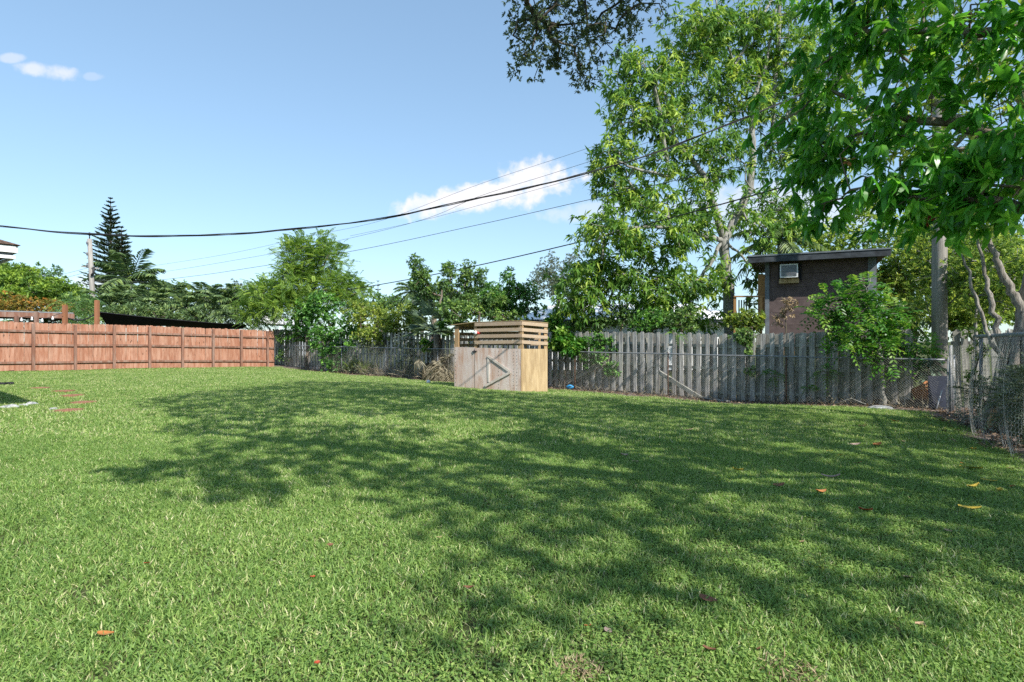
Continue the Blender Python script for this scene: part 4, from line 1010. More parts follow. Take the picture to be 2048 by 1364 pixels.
for (y0, y1), lab in zip(((545, 590), (553, 604), (572, 600)), ('upper faint wire running left from the leaning pole', 'middle faint wire running left from the leaning pole', 'lower faint wire running left from the leaning pole')):
    wire('wire', lab, [(178, y0 - 10, 40), (120, y0 + 4, 44), (60, y0 + 9, 48), (-60, y1 - 20, 56)], .010, M['thinwire'])
wire('wire', 'service wire dropping right from the leaning pole', [(190, 560, 40), (300, 566, 42), (380, 585, 44), (470, 612, 46)], .010, M['thinwire'])

# ------------------------------------------------------------------ the house eave on the left
def build_house():
    cx, cy = -9.05, 10.6; root = thing('house', 'corner of a house roof with white fascia at the left edge', 'house', (cx - 6, cy - 6, 0)); o = Vector((cx - 6, cy - 6, 0))
    def P(x, y, z): return Vector((x, y, z)) - o
    X0, Y0, Z = cx - 11, cy - 13, 3.14
    m = MB(); rz = 1.9
    c = [(cx + .05, cy + .05, Z + .16), (cx + .05, Y0, Z + .16), (X0, Y0, Z + .16), (X0, cy + .05, Z + .16)]; a = (cx - 4.6, cy - 4.6, Z + .16 + rz); b2 = (X0 + 4.6, cy - 8, Z + .16 + rz)
    vs = [P(*q) for q in c] + [P(*a), P(*b2)]; m.add(vs, [(0, 4, 1), (1, 4, 5, 2), (2, 5, 3), (3, 5, 4, 0), (3, 0, 1, 2)]); m.build('roof', M['shingle'], root)
    def ring(name, d, z0, z1, mat):
        m = MB(); t = .03
        m.box(P((cx - d + X0) / 2, cy - d, (z0 + z1) / 2), (cx - d - X0, t, z1 - z0)); m.box(P(cx - d, (cy - d - t / 2 + Y0) / 2, (z0 + z1) / 2), (t, cy - d - Y0 - t / 2, z1 - z0)); m.build(name, mat, root)
    ring('gutter', .0, Z + .02, Z + .14, M['white']); ring('fascia', .06, Z - .03, Z + .018, M['trimgrey']); ring('fascia', .03, Z - .09, Z - .032, M['white']); ring('frieze', .22, Z - .24, Z - .092, M['white'])
    m = MB(); m.box(P((cx + X0) / 2 - .35, (cy + Y0) / 2 - .35, Z - .26), (cx - X0 - .5, cy - Y0 - .5, .03)); m.build('soffit', M['white'], root)
    m = MB(); m.box(P((cx - 1.2 + X0 + 1) / 2, (cy - 1.2 + Y0 + 1) / 2, (Z - .28) / 2 + .05), (cx - X0 - 2.2, cy - Y0 - 2.2, Z - .38)); m.build('wall', M['white'], root)
    f = MB(); f.box(P(cx - 1.19, cy - 4, 1.5), (.06, 1.5, 1.2)); wf = f.build('window', M['trimgrey'], root); f = MB(); f.box(P(cx - 1.155, cy - 4, 1.5), (.02, 1.35, 1.05)); f.build('pane', M['glass'], wf)
    rz = math.atan2(-.628, .778); rv = Matrix.Rotation(rz, 3, 'Z') @ Vector((6, 6, 0)); root.rotation_euler = (0, 0, rz); root.location = (cx - rv.x, cy - rv.y, 0)
build_house()

# ------------------------------------------------------------------ beyond the red fence: patio roof, posts, shade sail, string lights
def build_patio():
    b = at(147, 626, 27.0); o = Vector((b[0], b[1], 0)); root = thing('patio_cover', 'low patio roof with a reddish fascia behind the red fence', 'patio roof', o)
    u = Vector((*DR, 0)); w = Vector((*(-NR), 0)); z = b[2]; L, D = 9.0, 4.2
    def Q(a, c, h): return u * a + w * c + Vector((0, 0, h))
    m = MB(); vs = [Q(0, 0, z - .03), Q(L, 0, z - .03), Q(L, D, z - .1), Q(0, D, z - .1), Q(0, 0, z + .02), Q(L, 0, z + .02), Q(L, D, z - .05), Q(0, D, z - .05)]
    m.add(vs, [(0, 1, 2, 3), (7, 6, 5, 4), (4, 5, 1, 0), (5, 6, 2, 1), (6, 7, 3, 2), (7, 4, 0, 3)]); m.build('roof', M['galv'], root)
    m = MB(); m.bar(Q(-.02, -.02, z - .15), Q(L, -.02, z - .15), .04, .22); m.build('fascia', M['redpost'], root)
    m = MB(); m.bar(Q(-.02, .01, z - .16), Q(-.02, D, z - .22), .04, .2); m.build('fascia', M['redpost'], root)
    for k in range(1, 7): m = MB(); m.bar(Q(.05, .6 * k, z - .11 - .01 * k), Q(L, .6 * k, z - .11 - .01 * k), .05, .12); m.build('rafter', M['redpost'], root)
    for a, c in ((.25, .2), (4.4, .2), (.25, D - .2), (4.4, D - .2)): m = MB(); p = Q(a, c, 0); m.box((p.x, p.y, z / 2 - .15), (.13, .13, z)); m.build('column', M['redpost'], root)
build_patio()
for px, py, w, Y, mat, lab in ((33, 633, .12, 24.6, 'redpost', 'short reddish post rising just behind the red fence, leftmost'), (73, 624, .12, 24.9, 'redpost', 'reddish post behind the red fence, second from the left'),
                               (130, 611, .15, 25.9, 'orange', 'thick weathered orange post in front of the patio roof end'), (194, 601, .15, 27.0, 'orange', 'bright orange post holding the black shade sail')):
    q = at(px, py, Y); g = float(gz(q[0], q[1])); m = MB(); m.box((0, 0, (q[2] - g) / 2), (w, w, q[2] - g)); m.box((0, 0, q[2] - g + .008), (w * .8, w * .8, .016)); o = m.build('post', M[mat]); o.location = (q[0], q[1], g); tag(o, lab, 'post', 'posts behind the red fence')
def build_sail():
    P00 = at(197, 624, 27.3); P10 = at(494, 650, 34.2); P01 = at(214, 650, 28.6); P11 = at(480, 658, 34.6); root = thing('shade_sail', 'black shade sail slung low behind the red fence', 'shade sail', P00); o = Vector(P00)
    n, k = 26, 8; vs = []; g = np.random.default_rng(2)
    for j in range(k):
        v = j / (k - 1)
        for i in range(n):
            u = i / (n - 1); p = (P00 * (1 - u) + P10 * u) * (1 - v) + (P01 * (1 - u) + P11 * u) * v; p = p + np.array((0, 0, -.06 * math.sin(math.pi * u) * (1 - v * .6) + .06 * math.sin(u * 9 + v * 4) * v - .05 * math.sin(math.pi * v))); vs.append(Vector(p) - o)
    m = MB(); m.add(vs, [(j * n + i, j * n + i + 1, (j + 1) * n + i + 1, (j + 1) * n + i) for j in range(k - 1) for i in range(n - 1)], True); m.build('fabric', M['black'], root)
    m = MB(); m.tube(vs[:n], .022, 5); m.build('hem', M['black'], root)
    q = at(194, 640, 27.1); m = MB(); e = at(130, 634, 26.5); m.tube([Vector(P00 * (1 - f) + e * f) - o + Vector((0, 0, -.25 * math.sin(math.pi * f))) for f in np.linspace(0, 1, 9)], .03, 5); m.build('strap', M['black'], root)
build_sail()
def build_lights():
    a = at(-20, 640, 25.4); b = at(126, 626, 25.7); root = thing('string_lights', 'string of small bulbs hanging under the patio roof', 'string lights', a); o = Vector(a); pts = []
    for f in np.linspace(0, 1, 15): pts.append(Vector(a * (1 - f) + b * f) - o + Vector((0, 0, -.16 * math.sin(math.pi * f * 2) ** 2)))
    m = MB(); m.tube(pts, .012, 5); m.build('cord', M['cable'], root)
    for i in (2, 4, 6, 8, 10, 12):
        m = MB(); p = pts[i]; m.tube([p, p + Vector((0, 0, -.07)), p + Vector((0, 0, -.12)), p + Vector((0, 0, -.18))], [.02, .03, .055, .02], 8); m.build('bulb', M['ball'], root)
build_lights()

# ------------------------------------------------------------------ white house behind the trees, raised brown shed
def build_white_house():
    Y = 31.0; a = at(1040, 640, Y); b = at(1500, 640, Y); root = thing('house', 'low white house with a white roof behind the mango tree', 'house', ((a[0] + b[0]) / 2, Y + 4, 0)); o = Vector(((a[0] + b[0]) / 2, Y + 4, 0)); w = b[0] - a[0]
    ze = CZ + (682 - 640) / F * Y
    m = MB(); m.box((0, 0, ze / 2 - .1), (w, 8, ze - .2)); m.build('wall', M['white'], root)
    hi = at(1300, 608, Y + 4)[2]
    m = MB(); vs = [(-w / 2 - .5, -4.6, ze), (w / 2 + .5, -4.6, ze), (w / 2 + .5, 4.6, ze), (-w / 2 - .5, 4.6, ze), (-w / 2 + 2.2, 0, hi), (w / 2 - 2.2, 0, hi)]; m.add(vs, [(0, 1, 5, 4), (1, 2, 5), (2, 3, 4, 5), (3, 0, 4), (3, 2, 1, 0)]); m.build('roof', M['whiteroof'], root)
    m = MB(); m.box((0, -4.62, ze - .09), (w + 1.0, .04, .2)); m.build('fascia', M['tar'], root)
    for px, pw, s in ((1300, 34, 'shutter'), (1222, 24, 'shutter'), (1420, 20, 'frame')):
        q = at(px, 668, Y); f = MB(); f.box((q[0] - o.x, -4.03, 1.35), (pw * Y / F, .06, 1.3)); wf = f.build('window', M['trimgrey'], root)
        f = MB(); f.box((q[0] - o.x, -4.075, 1.35), (pw * Y / F - .16, .02, 1.14)); f.build('pane', M['glass'] if s == 'frame' else M['galv'], wf)
build_white_house()
def build_white_car_house():
    Y = 47.0; a = at(508, 640, Y); b = at(560, 640, Y); root = thing('house', 'small pale house seen through the gap at the end of the red fence', 'house', ((a[0] + b[0]) / 2, Y + 3, 0)); w = b[0] - a[0]
    m = MB(); m.box((0, 0, 1.25), (w, 6, 2.5)); m.build('wall', M['white'], root); z1 = at(0, 636, Y)[2]
    m = MB(); m.add([(-w / 2 - .3, -3.3, z1 - .5), (w / 2 + .3, -3.3, z1 - .5), (w / 2 + .3, 3.3, z1 - .5), (-w / 2 - .3, 3.3, z1 - .5), (0, -3.3, z1 + .2), (0, 3.3, z1 + .2)], [(0, 1, 4), (1, 2, 5, 4), (2, 3, 5), (3, 0, 4, 5), (3, 2, 1, 0)]); m.build('roof', M['whiteroof'], root)
build_white_car_house()
def build_shed():
    Y = 18.95; l = at(1531, 600, Y); r = at(1754, 600, 17.6); U = np.array((.9, -.436)); WD = np.array((.436, .9))
    def px(p, q, d):
        k = (p - 1024) / F; t = (d + WD @ l[:2]) / (WD @ np.array((k, 1.0))); v = np.array((k * t, t)) - l[:2]; return Vector((v @ U, v @ WD, CZ + (682 - q) / F * t))
    root = thing('shed', 'raised dark brown shed with a slanted roof and a window cooler', 'shed', (l[0], Y, 0)); o = Vector((l[0], Y, 0)); w = px(1754, 600, 0).x; dep = 3.0; root.rotation_euler = (0, 0, math.atan2(U[1], U[0]))
    zt_l = px(1531, 524, 0).z; zt_r = px(1754, 512, 0).z; zb = 1.25
    def wall(name, pts, mat):
        m = MB(); n = len(pts); d = Vector((0, .08, 0)); vs = [Vector(p) for p in pts] + [Vector(p) + d for p in pts]; m.add(vs, [tuple(range(n)), tuple(range(2 * n - 1, n - 1, -1))] + [((i + 1) % n, i, n + i, n + (i + 1) % n) for i in range(n)]); return m.build(name, mat, root)
    # front wall of wide boards, one object each
    hb = .41; z = zb; k = 0
    while z < zt_r - .02:
        z2 = min(z + hb - .006, zt_r - .02); f = lambda zz: 0
        pts = [(0, 0, z), (w, 0, z), (w, 0, z2), (0, 0, min(z2, zt_l + .0))] if z < zt_l else None
        if pts: wall('board', pts, M['brown'])
        z += hb; k += 1
    wall('gable', [(0, .004, zt_l), (w, .004, zt_l), (w, .004, zt_r)], M['brown'])
    m = MB(); m.box((.04, dep / 2 + .04, (zb + zt_l) / 2), (.08, dep - .1, zt_l - zb)); m.build('wall', M['brown'], root)
    m = MB(); m.box((w - .04, dep / 2 + .04, (zb + zt_r) / 2 - .02), (.08, dep - .1, zt_r - zb - .04)); m.build('wall', M['brown'], root)
    m = MB(); m.box((w / 2, dep, (zb + zt_l) / 2), (w - .2, .08, zt_l - zb)); m.build('wall', M['brown'], root)
    for x, zz, ww in ((.05, zt_l, .13), (w - .13, zt_r - .02, .22)):
        m = MB(); m.box((x, -.02, (zb + zz) / 2), (ww, .035, zz - zb)); m.build('corner_trim', M['trimgrey'], root)
    # roof slab
    e0 = px(1496, 514, -.56); e1 = px(1782, 498, -.56)
    def slab(name, dz0, dz1, y0, y1, x0, x1, mat):
        m = MB(); A0 = [(e0[0] + x0, y0, e0[2]), (e1[0] + x1, y0, e1[2]), (e1[0] + x1, y1, e1[2]), (e0[0] + x0, y1, e0[2])]; vs = [Vector(p) + Vector((0, 0, dz0)) for p in A0] + [Vector(p) + Vector((0, 0, dz1)) for p in A0]
        m.add(vs, [(3, 2, 1, 0), (4, 5, 6, 7), (0, 1, 5, 4), (1, 2, 6, 5), (2, 3, 7, 6), (3, 0, 4, 7)]); m.build(name, mat, root)
    slab('roof', -.10, -.02, -.5, dep + .5, .03, -.03, M['brown']); slab('roof_sheet', -.015, .04, -.56, dep + .56, -.02, .02, M['tar']); slab('fascia', -.19, -.02, -.56, -.52, 0, 0, M['tar']); slab('drip_edge', .0, .045, -.58, -.562, 0, 0, M['trimgrey'])
    # floor on stilts
    m = MB(); m.box((w / 2, dep / 2, zb - .08), (w + .1, dep + .1, .14)); m.build('floor', M['stud'], root)
    for x in (.1, w - .1):
        for y in (.1, dep - .1): m = MB(); m.box((x, y, zb / 2 - .2), (.14, .14, zb - .25)); m.build('stilt', M['stud'], root)
    # deck rail and door wall on the left
    m = MB(); m.bar(px(1525, 549, .3), px(1525, 650, .3), .28, .04, (0, 1, 0)); m.build('door_board', M['deck'], root)
    m = MB(); m.bar(px(1522, 595, -.05), px(1522, 668, -.05), .08, .08, (0, 1, 0)); m.build('deck_post', M['deck'], root)
    m = MB(); m.bar(px(1470, 594, .0), px(1470, 668, .0), .08, .08, (0, 1, 0)); m.build('deck_post', M['deck'], root)
    m = MB(); m.bar(px(1468, 593, -.02), px(1528, 593, -.02), .10, .045); m.build('rail', M['deck'], root)
    for i in range(5): m = MB(); m.bar(px(1478 + 5 * i, 600, .5), px(1478 + 5 * i, 640, .5), .04, .04, (0, 1, 0)); m.build('baluster', M['bark_dark'], root)
    m = MB(); p = px(1495, 655, .8); m.box((p.x, p.y, zb - .05), (1.1, 1.8, .06)); m.build('deck', M['deck'], root)
    # window cooler: lies in the wall opening, rests on a ledge
    p0 = px(1560, 530, -.2); p1 = px(1596, 555, -.2); cxx = (p0.x + p1.x) / 2; czz = (p0.z + p1.z) / 2; ww = p1.x - p0.x; hh = p0.z - p1.z
    m = MB(); m.box((cxx, -.07, p1.z - .09), (ww + .06, .16, .14)); m.build('ledge', M['newply'], root)
    m = MB(); m.box((cxx + .03, -.006, czz), (ww + .16, .03, hh + .12)); m.build('window_frame', M['black'], root)
    ac = thing('air_conditioner', 'pale window air conditioner in the brown shed wall', 'air conditioner', Vector((l[0] + U[0] * cxx - WD[0] * .2, l[1] + U[1] * cxx - WD[1] * .2, p1.z)), math.atan2(U[1], U[0]))
    m = MB(); m.box((0, 0, hh / 2), (ww, .34, hh)); m.build('case', M['white'], ac)
    m = MB(); m.box((0, -.172, hh / 2), (ww - .08, .012, hh - .08)); gr = m.build('grille', M['trimgrey'], ac)
    for i in range(9): m = MB(); m.box((0, -.182, .06 + (hh - .12) * i / 8), (ww - .09, .012, .018)); m.build('slat', M['galv'], gr)
build_shed()

# ------------------------------------------------------------------ trees and plants
MANGO = dict(kind='rosette', ros=4, per=9, rc=.60, ln=.31, wd=.078, droop=.5, spread=(.5, 1.45), young=.16, tint=-.03, tris=4)
def build_mango():
    Y = 22.3
    def q(px, py, d=0.0): return at(px, py, Y + d)
    g0 = at(1462, 700, Y); g0[2] = float(gz(g0[0], g0[1])) - .1
    limbs = [([g0, q(1462, 650), q(1457, 590), q(1452, 530), q(1447, 480)], [.42, .33, .27, .25, .23], None),
             ([q(1447, 480), q(1432, 425, -.2), q(1416, 380, -.4), q(1406, 348, -.6), q(1386, 321, -.7), q(1352, 282, -1.0), q(1341, 238, -1.1), q(1331, 190, -1.3), q(1305, 150, -1.5)], [.2, .17, .15, .14, .12, .10, .08, .06, .035], 0),
             ([q(1447, 480), q(1478, 425, .3), q(1500, 375, .4), q(1506, 310, .5), q(1504, 240, .5), q(1508, 190, .5), q(1530, 140, .6), q(1545, 60, .7), q(1560, -30, .8)], [.21, .19, .18, .16, .14, .10, .08, .06, .04], 0),
             ([q(1506, 310, .5), q(1545, 265, 1.2), q(1600, 200, 1.6), q(1650, 120, 1.8)], [.12, .10, .07, .04], 2),
             ([q(1506, 190, .5), q(1470, 130, .2), q(1440, 60, 0), q(1430, -20, 0)], [.08, .06, .05, .03], 2),
             ([q(1406, 348, -.6), q(1340, 352, -1.2), q(1280, 340, -1.6), q(1225, 318, -1.9)], [.1, .08, .06, .035], 1),
             ([q(1447, 480), q(1400, 470, -.9), q(1330, 455, -1.5), q(1260, 455, -1.9), q(1210, 470, -2.1)], [.13, .11, .08, .06, .03], 0),
             ([q(1452, 530), q(1400, 560, -.5), q(1340, 575, -1.0), q(1290, 580, -1.3)], [.1, .08, .06, .035], 0),
             ([q(1452, 530), q(1490, 520, -.6), q(1520, 545, -.9)], [.07, .05, .03], 0)]
    blobs = [(1225, 318, 18.0, 55, 42, .8, 27), (1300, 155, 18.3, 95, 60, 1.0, 51), (1390, 75, 19, 80, 70, 1.2, 51), (1340, 240, 18.4, 75, 55, .9, 37), (1270, 235, 18.0, 60, 40, .8, 21), (1470, 60, 19.6, 95, 90, 1.3, 59),
             (1560, 70, 20, 100, 110, 1.4, 62), (1480, 180, 19.6, 60, 60, 1.2, 29), (1570, 230, 20.4, 80, 70, 1.3, 40), (1660, 110, 21, 90, 100, 1.4, 48), (1420, 290, 18.6, 50, 45, .9, 18), (1440, 200, 20.6, 60, 60, .8, 18), (1290, 400, 18.2, 70, 34, 1.0, 24),
             (1215, 470, 17.6, 60, 48, .9, 35), (1310, 470, 18.0, 85, 55, 1.0, 48), (1400, 440, 18.6, 60, 40, .8, 24), (1190, 540, 17.9, 55, 40, .9, 29), (1270, 575, 18.3, 80, 42, .9, 40), (1360, 570, 18.6, 80, 48, .9, 40), (1430, 560, 18.9, 40, 50, .7, 13),
             (1510, 555, 18.7, 26, 45, .5, 10), (1530, 420, 20.4, 60, 50, 1.2, 16), (1180, 610, 18.3, 60, 34, .8, 26), (1310, 620, 18.5, 70, 24, .8, 22), (1150, 570, 18.2, 40, 40, .8, 16), (1390, 640, 18.7, 50, 24, .6, 13), (1640, 330, 21.5, 70, 60, 1.2, 21), (1510, 290, 21, 60, 60, .8, 13)]
    blobs += [(1240, 390, 18.3, 60, 40, .8, 20), (1330, 330, 18.6, 60, 50, .9, 20), (1390, 380, 18.7, 40, 50, .8, 14), (1450, 330, 19.2, 50, 60, .9, 18), (1370, 160, 19, 60, 60, 1.0, 24), (1500, 440, 19.4, 50, 50, .8, 14), (1590, 330, 20.5, 60, 60, 1.0, 22), (1560, 150, 20.2, 70, 60, 1.0, 22), (1660, 220, 21, 60, 60, 1.0, 20), (1590, 420, 20.6, 50, 50, 1.0, 16), (1530, 470, 20.0, 40, 40, .8, 12)]
    blobs = [(b[0], b[1], b[2] * 1.138 + .45, *b[3:]) for b in blobs]; limbs = [(p, [x * .8 for x in r], st) for p, r, st in limbs]
    plant('mango_tree', 'tall tree with pale limbs and drooping leaf whorls behind the grey fence', 'tree', 101, blobs, MANGO, M['mango'], M['bark_grey'], limbs, shell=.15, rtip=.010)
build_mango()

def cols(px, py, Y): return at(px, py, Y)
# --- left background
plant('umbrella_tree', 'broad spreading tree with layered crown at the left behind the patio', 'tree', 201,
      [(-10, 560, 42, 85, 20, 2.2, 40), (60, 575, 41, 70, 20, 2.0, 44), (20, 600, 40, 90, 20, 1.8, 40), (110, 592, 40, 62, 18, 2.0, 40), (25, 545, 43, 45, 12, 1.5, 18), (150, 615, 39, 40, 16, 1.4, 22), (-60, 600, 40, 80, 45, 2, 40)],
      dict(kind='rosette', ros=9, per=8, rc=.75, ln=.34, wd=.13, droop=.15, flat=.35, spread=(.6, 1.5), tris=2, young=.2), M['umbrella'], M['bark_dark'], trunk_r=.3, shell=.2, rtip=.02)
plant('round_tree', 'dull dark green tree crown rising behind the layered tree', 'tree', 202, [(95, 575, 55, 70, 28, 2.5, 40), (30, 560, 56, 90, 40, 2.5, 40)],
      dict(kind='rosette', ros=8, per=7, rc=.8, ln=.30, wd=.14, tris=2, young=.02), M['midshrub'], M['bark_dark'], trunk_r=.3, rtip=.02)
plant('flame_bush', 'bush with orange tinged leaves above the patio roof', 'bush', 203, [(60, 612, 33, 60, 14, 1.2, 40), (10, 606, 33, 40, 18, 1.2, 22), (120, 622, 33, 40, 10, 1.0, 16)],
      dict(kind='rosette', ros=7, per=8, rc=.4, ln=.16, wd=.06, tris=2, young=.1), M['flame'], M['bark_brown'], trunk_r=.06)
plant('dark_bush', 'dark drooping bush between the patio roof and the leaning pole', 'bush', 204, [(160, 622, 31, 28, 26, 1.2, 40), (120, 640, 29, 60, 10, 1.0, 24), (60, 645, 29, 60, 8, .8, 14)],
      dict(kind='spray', ros=7, rc=.45, len=.6, nl=9, ln=.14, wd=.04, sag=.6, young=.05), M['midshrub'], M['bark_dark'], trunk_r=.08)

def build_norfolk(name, label, px, ytop, ybase, Y, wpx, seed, tiers):
    g = np.random.default_rng(seed); top = at(px, ytop, Y); x, y = top[0], top[1]; z0 = float(gz(x, y)); H = top[2] - z0; zb = at(px, ybase, Y)[2] - z0; wmax = wpx * Y / F
    root = thing(name, label, 'tree', (x, y, z0)); m = MB(); m.tube([(0, 0, H * f) for f in np.linspace(0, 1, 12)], [.26 * (1 - f) + .02 for f in np.linspace(0, 1, 12)], 9); m.build('trunk', M['bark_dark'], root)
    P, D, L = [], [], []
    for i in range(tiers):
        f = i / (tiers - 1); z = zb + (H - zb) * (f ** .92); r = wmax * (1 - f) ** .85 * g.uniform(.85, 1.12) + .12; nb = 7 if f < .8 else 5; a0 = g.uniform(0, 6.28)
        for k in range(nb):
            if g.random() < .06: continue
            a = a0 + 6.283 * k / nb + g.normal(0, .12); d = np.array((math.cos(a), math.sin(a), .06 + .30 * f)); rr = r * g.uniform(.8, 1.1); P.append((0, 0, z)); D.append(d); L.append(rr)
    P = np.array(P, float); D = unit(np.array(D)); L = np.array(L); n = len(P)
    v, fc = seg_tubes(P, P + D * L[:, None] * .9, np.full(n, .035), np.full(n, .01), 4); tag(link('branches', fast_mesh('branches', v, fc, M['bark_dark']), root), None, None, None, 'stuff')
    # ropes of needles: many short upward-curving side shoots in flat sprays
    k = 30; s = np.linspace(.15, 1, k); parts = []
    for sg in (-1, 1):
        p = P[:, None] + D[:, None] * (s[None] * L[:, None])[..., None] + np.array((0, 0, 1.)) * (.10 * (s[None] ** 2) * L[:, None])[..., None]
        sd = unit(np.cross(D, np.array((0, 0, 1.)))); d = D[:, None] * .9 + sd[:, None] * sg * .8 + np.array((0, 0, .35)) + .18 * rand_dirs(g, n * k).reshape(n, k, 3)
        ln = (L[:, None] * .30 * (1.1 - s[None] * .7) + .12) * g.uniform(.7, 1.2, (n, k))
        for rr in range(2):
            nr = rand_dirs(g, n * k); parts.append(leaf_arrays(p.reshape(-1, 3), d.reshape(-1, 3), nr, ln.ravel(), .065, g.beta(2, 3, n * k), 2, .1, -.08))
    v, fc, t = join(parts); link('needles', fast_mesh('needles', v, fc, M['pine'], {'tint': t}), root)
build_norfolk('norfolk_pine', 'tall tiered pine tree standing behind the leaning pole', 221, 398, 600, 52, 50, 31, 23)
build_norfolk('norfolk_pine', 'shorter tiered pine close beside the tall one', 243, 456, 600, 50, 36, 32, 17)
build_norfolk('norfolk_pine', 'tiny tiered pine top peeking above the palms', 297, 558, 600, 75, 14, 33, 8)

def build_palm(name, label, px, py, Y, n, flen, lw, seed, trunk_r=.12, rise=(.1, 1.3), mat='palm', drop=.55, nl=26, lean=0.0, group=None, cat='palm'):
    """a feather palm whose crown centre shows at (px, py)"""
    g = np.random.default_rng(seed); c = at(px, py, Y); z0 = float(gz(c[0], c[1])); root = thing(name, label, cat, (c[0], c[1], z0), 0, group); h = c[2] - z0
    m = MB(); m.tube([(lean * (1 - f) ** 2, 0, h * f) for f in np.linspace(-.02, 1, 12)], [trunk_r * (1.15 - .4 * f) for f in np.linspace(0, 1, 12)], 10, wob=.06); m.build('trunk', M['bark_grey'], root)
    for i in range(n):
        a = 2.4 * i + g.uniform(-.3, .3); el = rise[0] + (rise[1] - rise[0]) * (i / max(1, n - 1)) + g.uniform(-.1, .1); L = flen * g.uniform(.8, 1.12); d = np.array((math.cos(a) * math.cos(el), math.sin(a) * math.cos(el), math.sin(el)))
        s = np.linspace(0, 1, nl); p = np.array((0, 0, h)) + d * (s * L)[:, None] + np.array((0, 0, -1.)) * (drop * L * s ** 2.1)[:, None]
        tg = unit(np.gradient(p, axis=0)); side = unit(np.cross(tg, np.array((0, 0, 1.)))); up = np.cross(side, tg); parts = []
        lw2 = flen * .24 * (np.sin(np.pi * np.clip(.12 + .86 * s, 0, 1)) ** .6)
        for sg in (-1, 1):
            dd = tg * .75 + side * sg + np.array((0, 0, -.35)) + .14 * rand_dirs(g, nl); k = s > .1
            parts.append(leaf_arrays(p[k], dd[k], (up + .4 * rand_dirs(g, nl))[k], (lw2 * g.uniform(.85, 1.15, nl))[k], lw, g.beta(2, 2.5, nl)[k], 2, .15, .22))
        v, f, t = join(parts); nv = len(v); m = MB()
        me = fast_mesh('frond', v, f, M[mat], {'tint': t}); fr = link('frond', me, root)
        m.tube([Vector(q) for q in p[::3]], [.03 * (1 - .8 * q) * flen / 2.4 for q in s[::3]], 4); m.build('stem', M[mat], fr)
    return root
build_palm('feather_palm', 'palm with long arching fronds against the sky beside the pine', 262, 562, 43, 14, 4.0, .10, 41, rise=(.0, 1.3), drop=.42)
PG = 'palms in the dense row behind the shade sail'
for i, (px, py, Y, s, lab) in enumerate(((222, 612, 37, 2.5, 'leftmost low palm of the dense row, right of the leaning pole'), (262, 604, 38.5, 2.6, 'palm of the dense row below the arching fronds'), (300, 612, 37, 2.4, 'low palm of the dense row under the tiny pine top'),
                                         (335, 600, 39, 2.6, 'palm in the middle of the dense row with a rounded head'), (372, 614, 36.5, 2.3, 'low palm of the dense row over the middle of the sail'), (408, 598, 38, 2.5, 'spiky topped palm standing highest in the dense row'),
                                         (440, 612, 36.5, 2.3, 'palm of the dense row over the right half of the sail'), (474, 606, 37, 2.4, 'rightmost palm of the dense row next to the feathery tree'))):
    build_palm('feather_palm', lab, px, py, Y, 16, s, .075, 50 + i, rise=(-.35, 1.35), drop=.5, nl=22, group=PG)
plant('round_tree', 'bright green rounded crown peeking over the palms', 'tree', 205, [(338, 578, 48, 36, 10, 1.2, 26), (300, 600, 46, 60, 16, 1.4, 26), (400, 602, 46, 70, 16, 1.4, 26)], dict(kind='rosette', ros=8, per=8, rc=.6, ln=.24, wd=.10, tris=2, young=.15), M['thicket'], M['bark_dark'], trunk_r=.2)
plant('dark_bush', 'dark mass of leaves under the palms behind the shade sail', 'bush', 206, [(260, 628, 34, 70, 14, 1.0, 36), (360, 632, 35, 70, 12, 1.0, 36), (450, 634, 36, 60, 14, 1.0, 30)], dict(kind='rosette', ros=7, per=8, rc=.6, ln=.24, wd=.07, tris=2, young=.02), M['palm'], M['bark_dark'], trunk_r=.06)
plant('grey_tree', 'dull dark tree behind the left flank of the feathery tree', 'tree', 207, [(490, 590, 46, 45, 22, 1.5, 40), (450, 600, 47, 40, 18, 1.5, 26)], dict(kind='rosette', ros=8, per=7, rc=.6, ln=.2, wd=.08, tris=2), M['greybush'], M['bark_dark'], trunk_r=.2)

# --- feathery tree and the shrubs over the left part of the grey fence
FEA = dict(kind='spray', ros=11, rc=.55, len=.62, nl=10, ln=.14, wd=.045, sag=.32, rise=.35, young=.2, tint=.05)
def build_feather():
    Y = 34.6; def_ = lambda px, py, d=0: at(px, py, Y + d)
    b = at(592, 700, Y); b[2] = float(gz(b[0], b[1])) - .1
    limbs = [([b, def_(594, 640), def_(600, 590)], [.16, .13, .11], None), ([def_(600, 590), def_(590, 540), def_(585, 490)], [.09, .06, .02], 0), ([def_(600, 590), def_(640, 545), def_(660, 505)], [.09, .06, .02], 0), ([def_(594, 640), def_(560, 600, -.6), def_(525, 590, -1)], [.08, .06, .03], 0), ([def_(600, 590), def_(650, 580, -.6), def_(700, 585, -1)], [.07, .05, .02], 0)]
    plant('feathery_tree', 'light green feathery tree rising where the red fence meets the grey one', 'tree', 301,
          [(600, 520, Y, 36, 42, 1.4, 64), (655, 525, Y, 40, 36, 1.3, 57), (585, 570, Y - .5, 55, 34, 1.6, 68), (660, 575, Y - .5, 55, 30, 1.6, 64), (530, 590, Y - 1, 40, 26, 1.2, 49), (515, 625, Y - 1.2, 30, 22, 1.0, 30), (575, 615, Y - 1.3, 50, 26, 1.2, 49), (700, 590, Y - .8, 30, 30, 1.0, 34), (620, 484, Y, 40, 14, .8, 15)],
          FEA, M['feather'], M['bark_brown'], limbs, shell=.2)
build_feather()
VINE = dict(kind='rosette', ros=9, per=7, rc=.38, ln=.17, wd=.085, droop=.3, tris=4, young=.14)
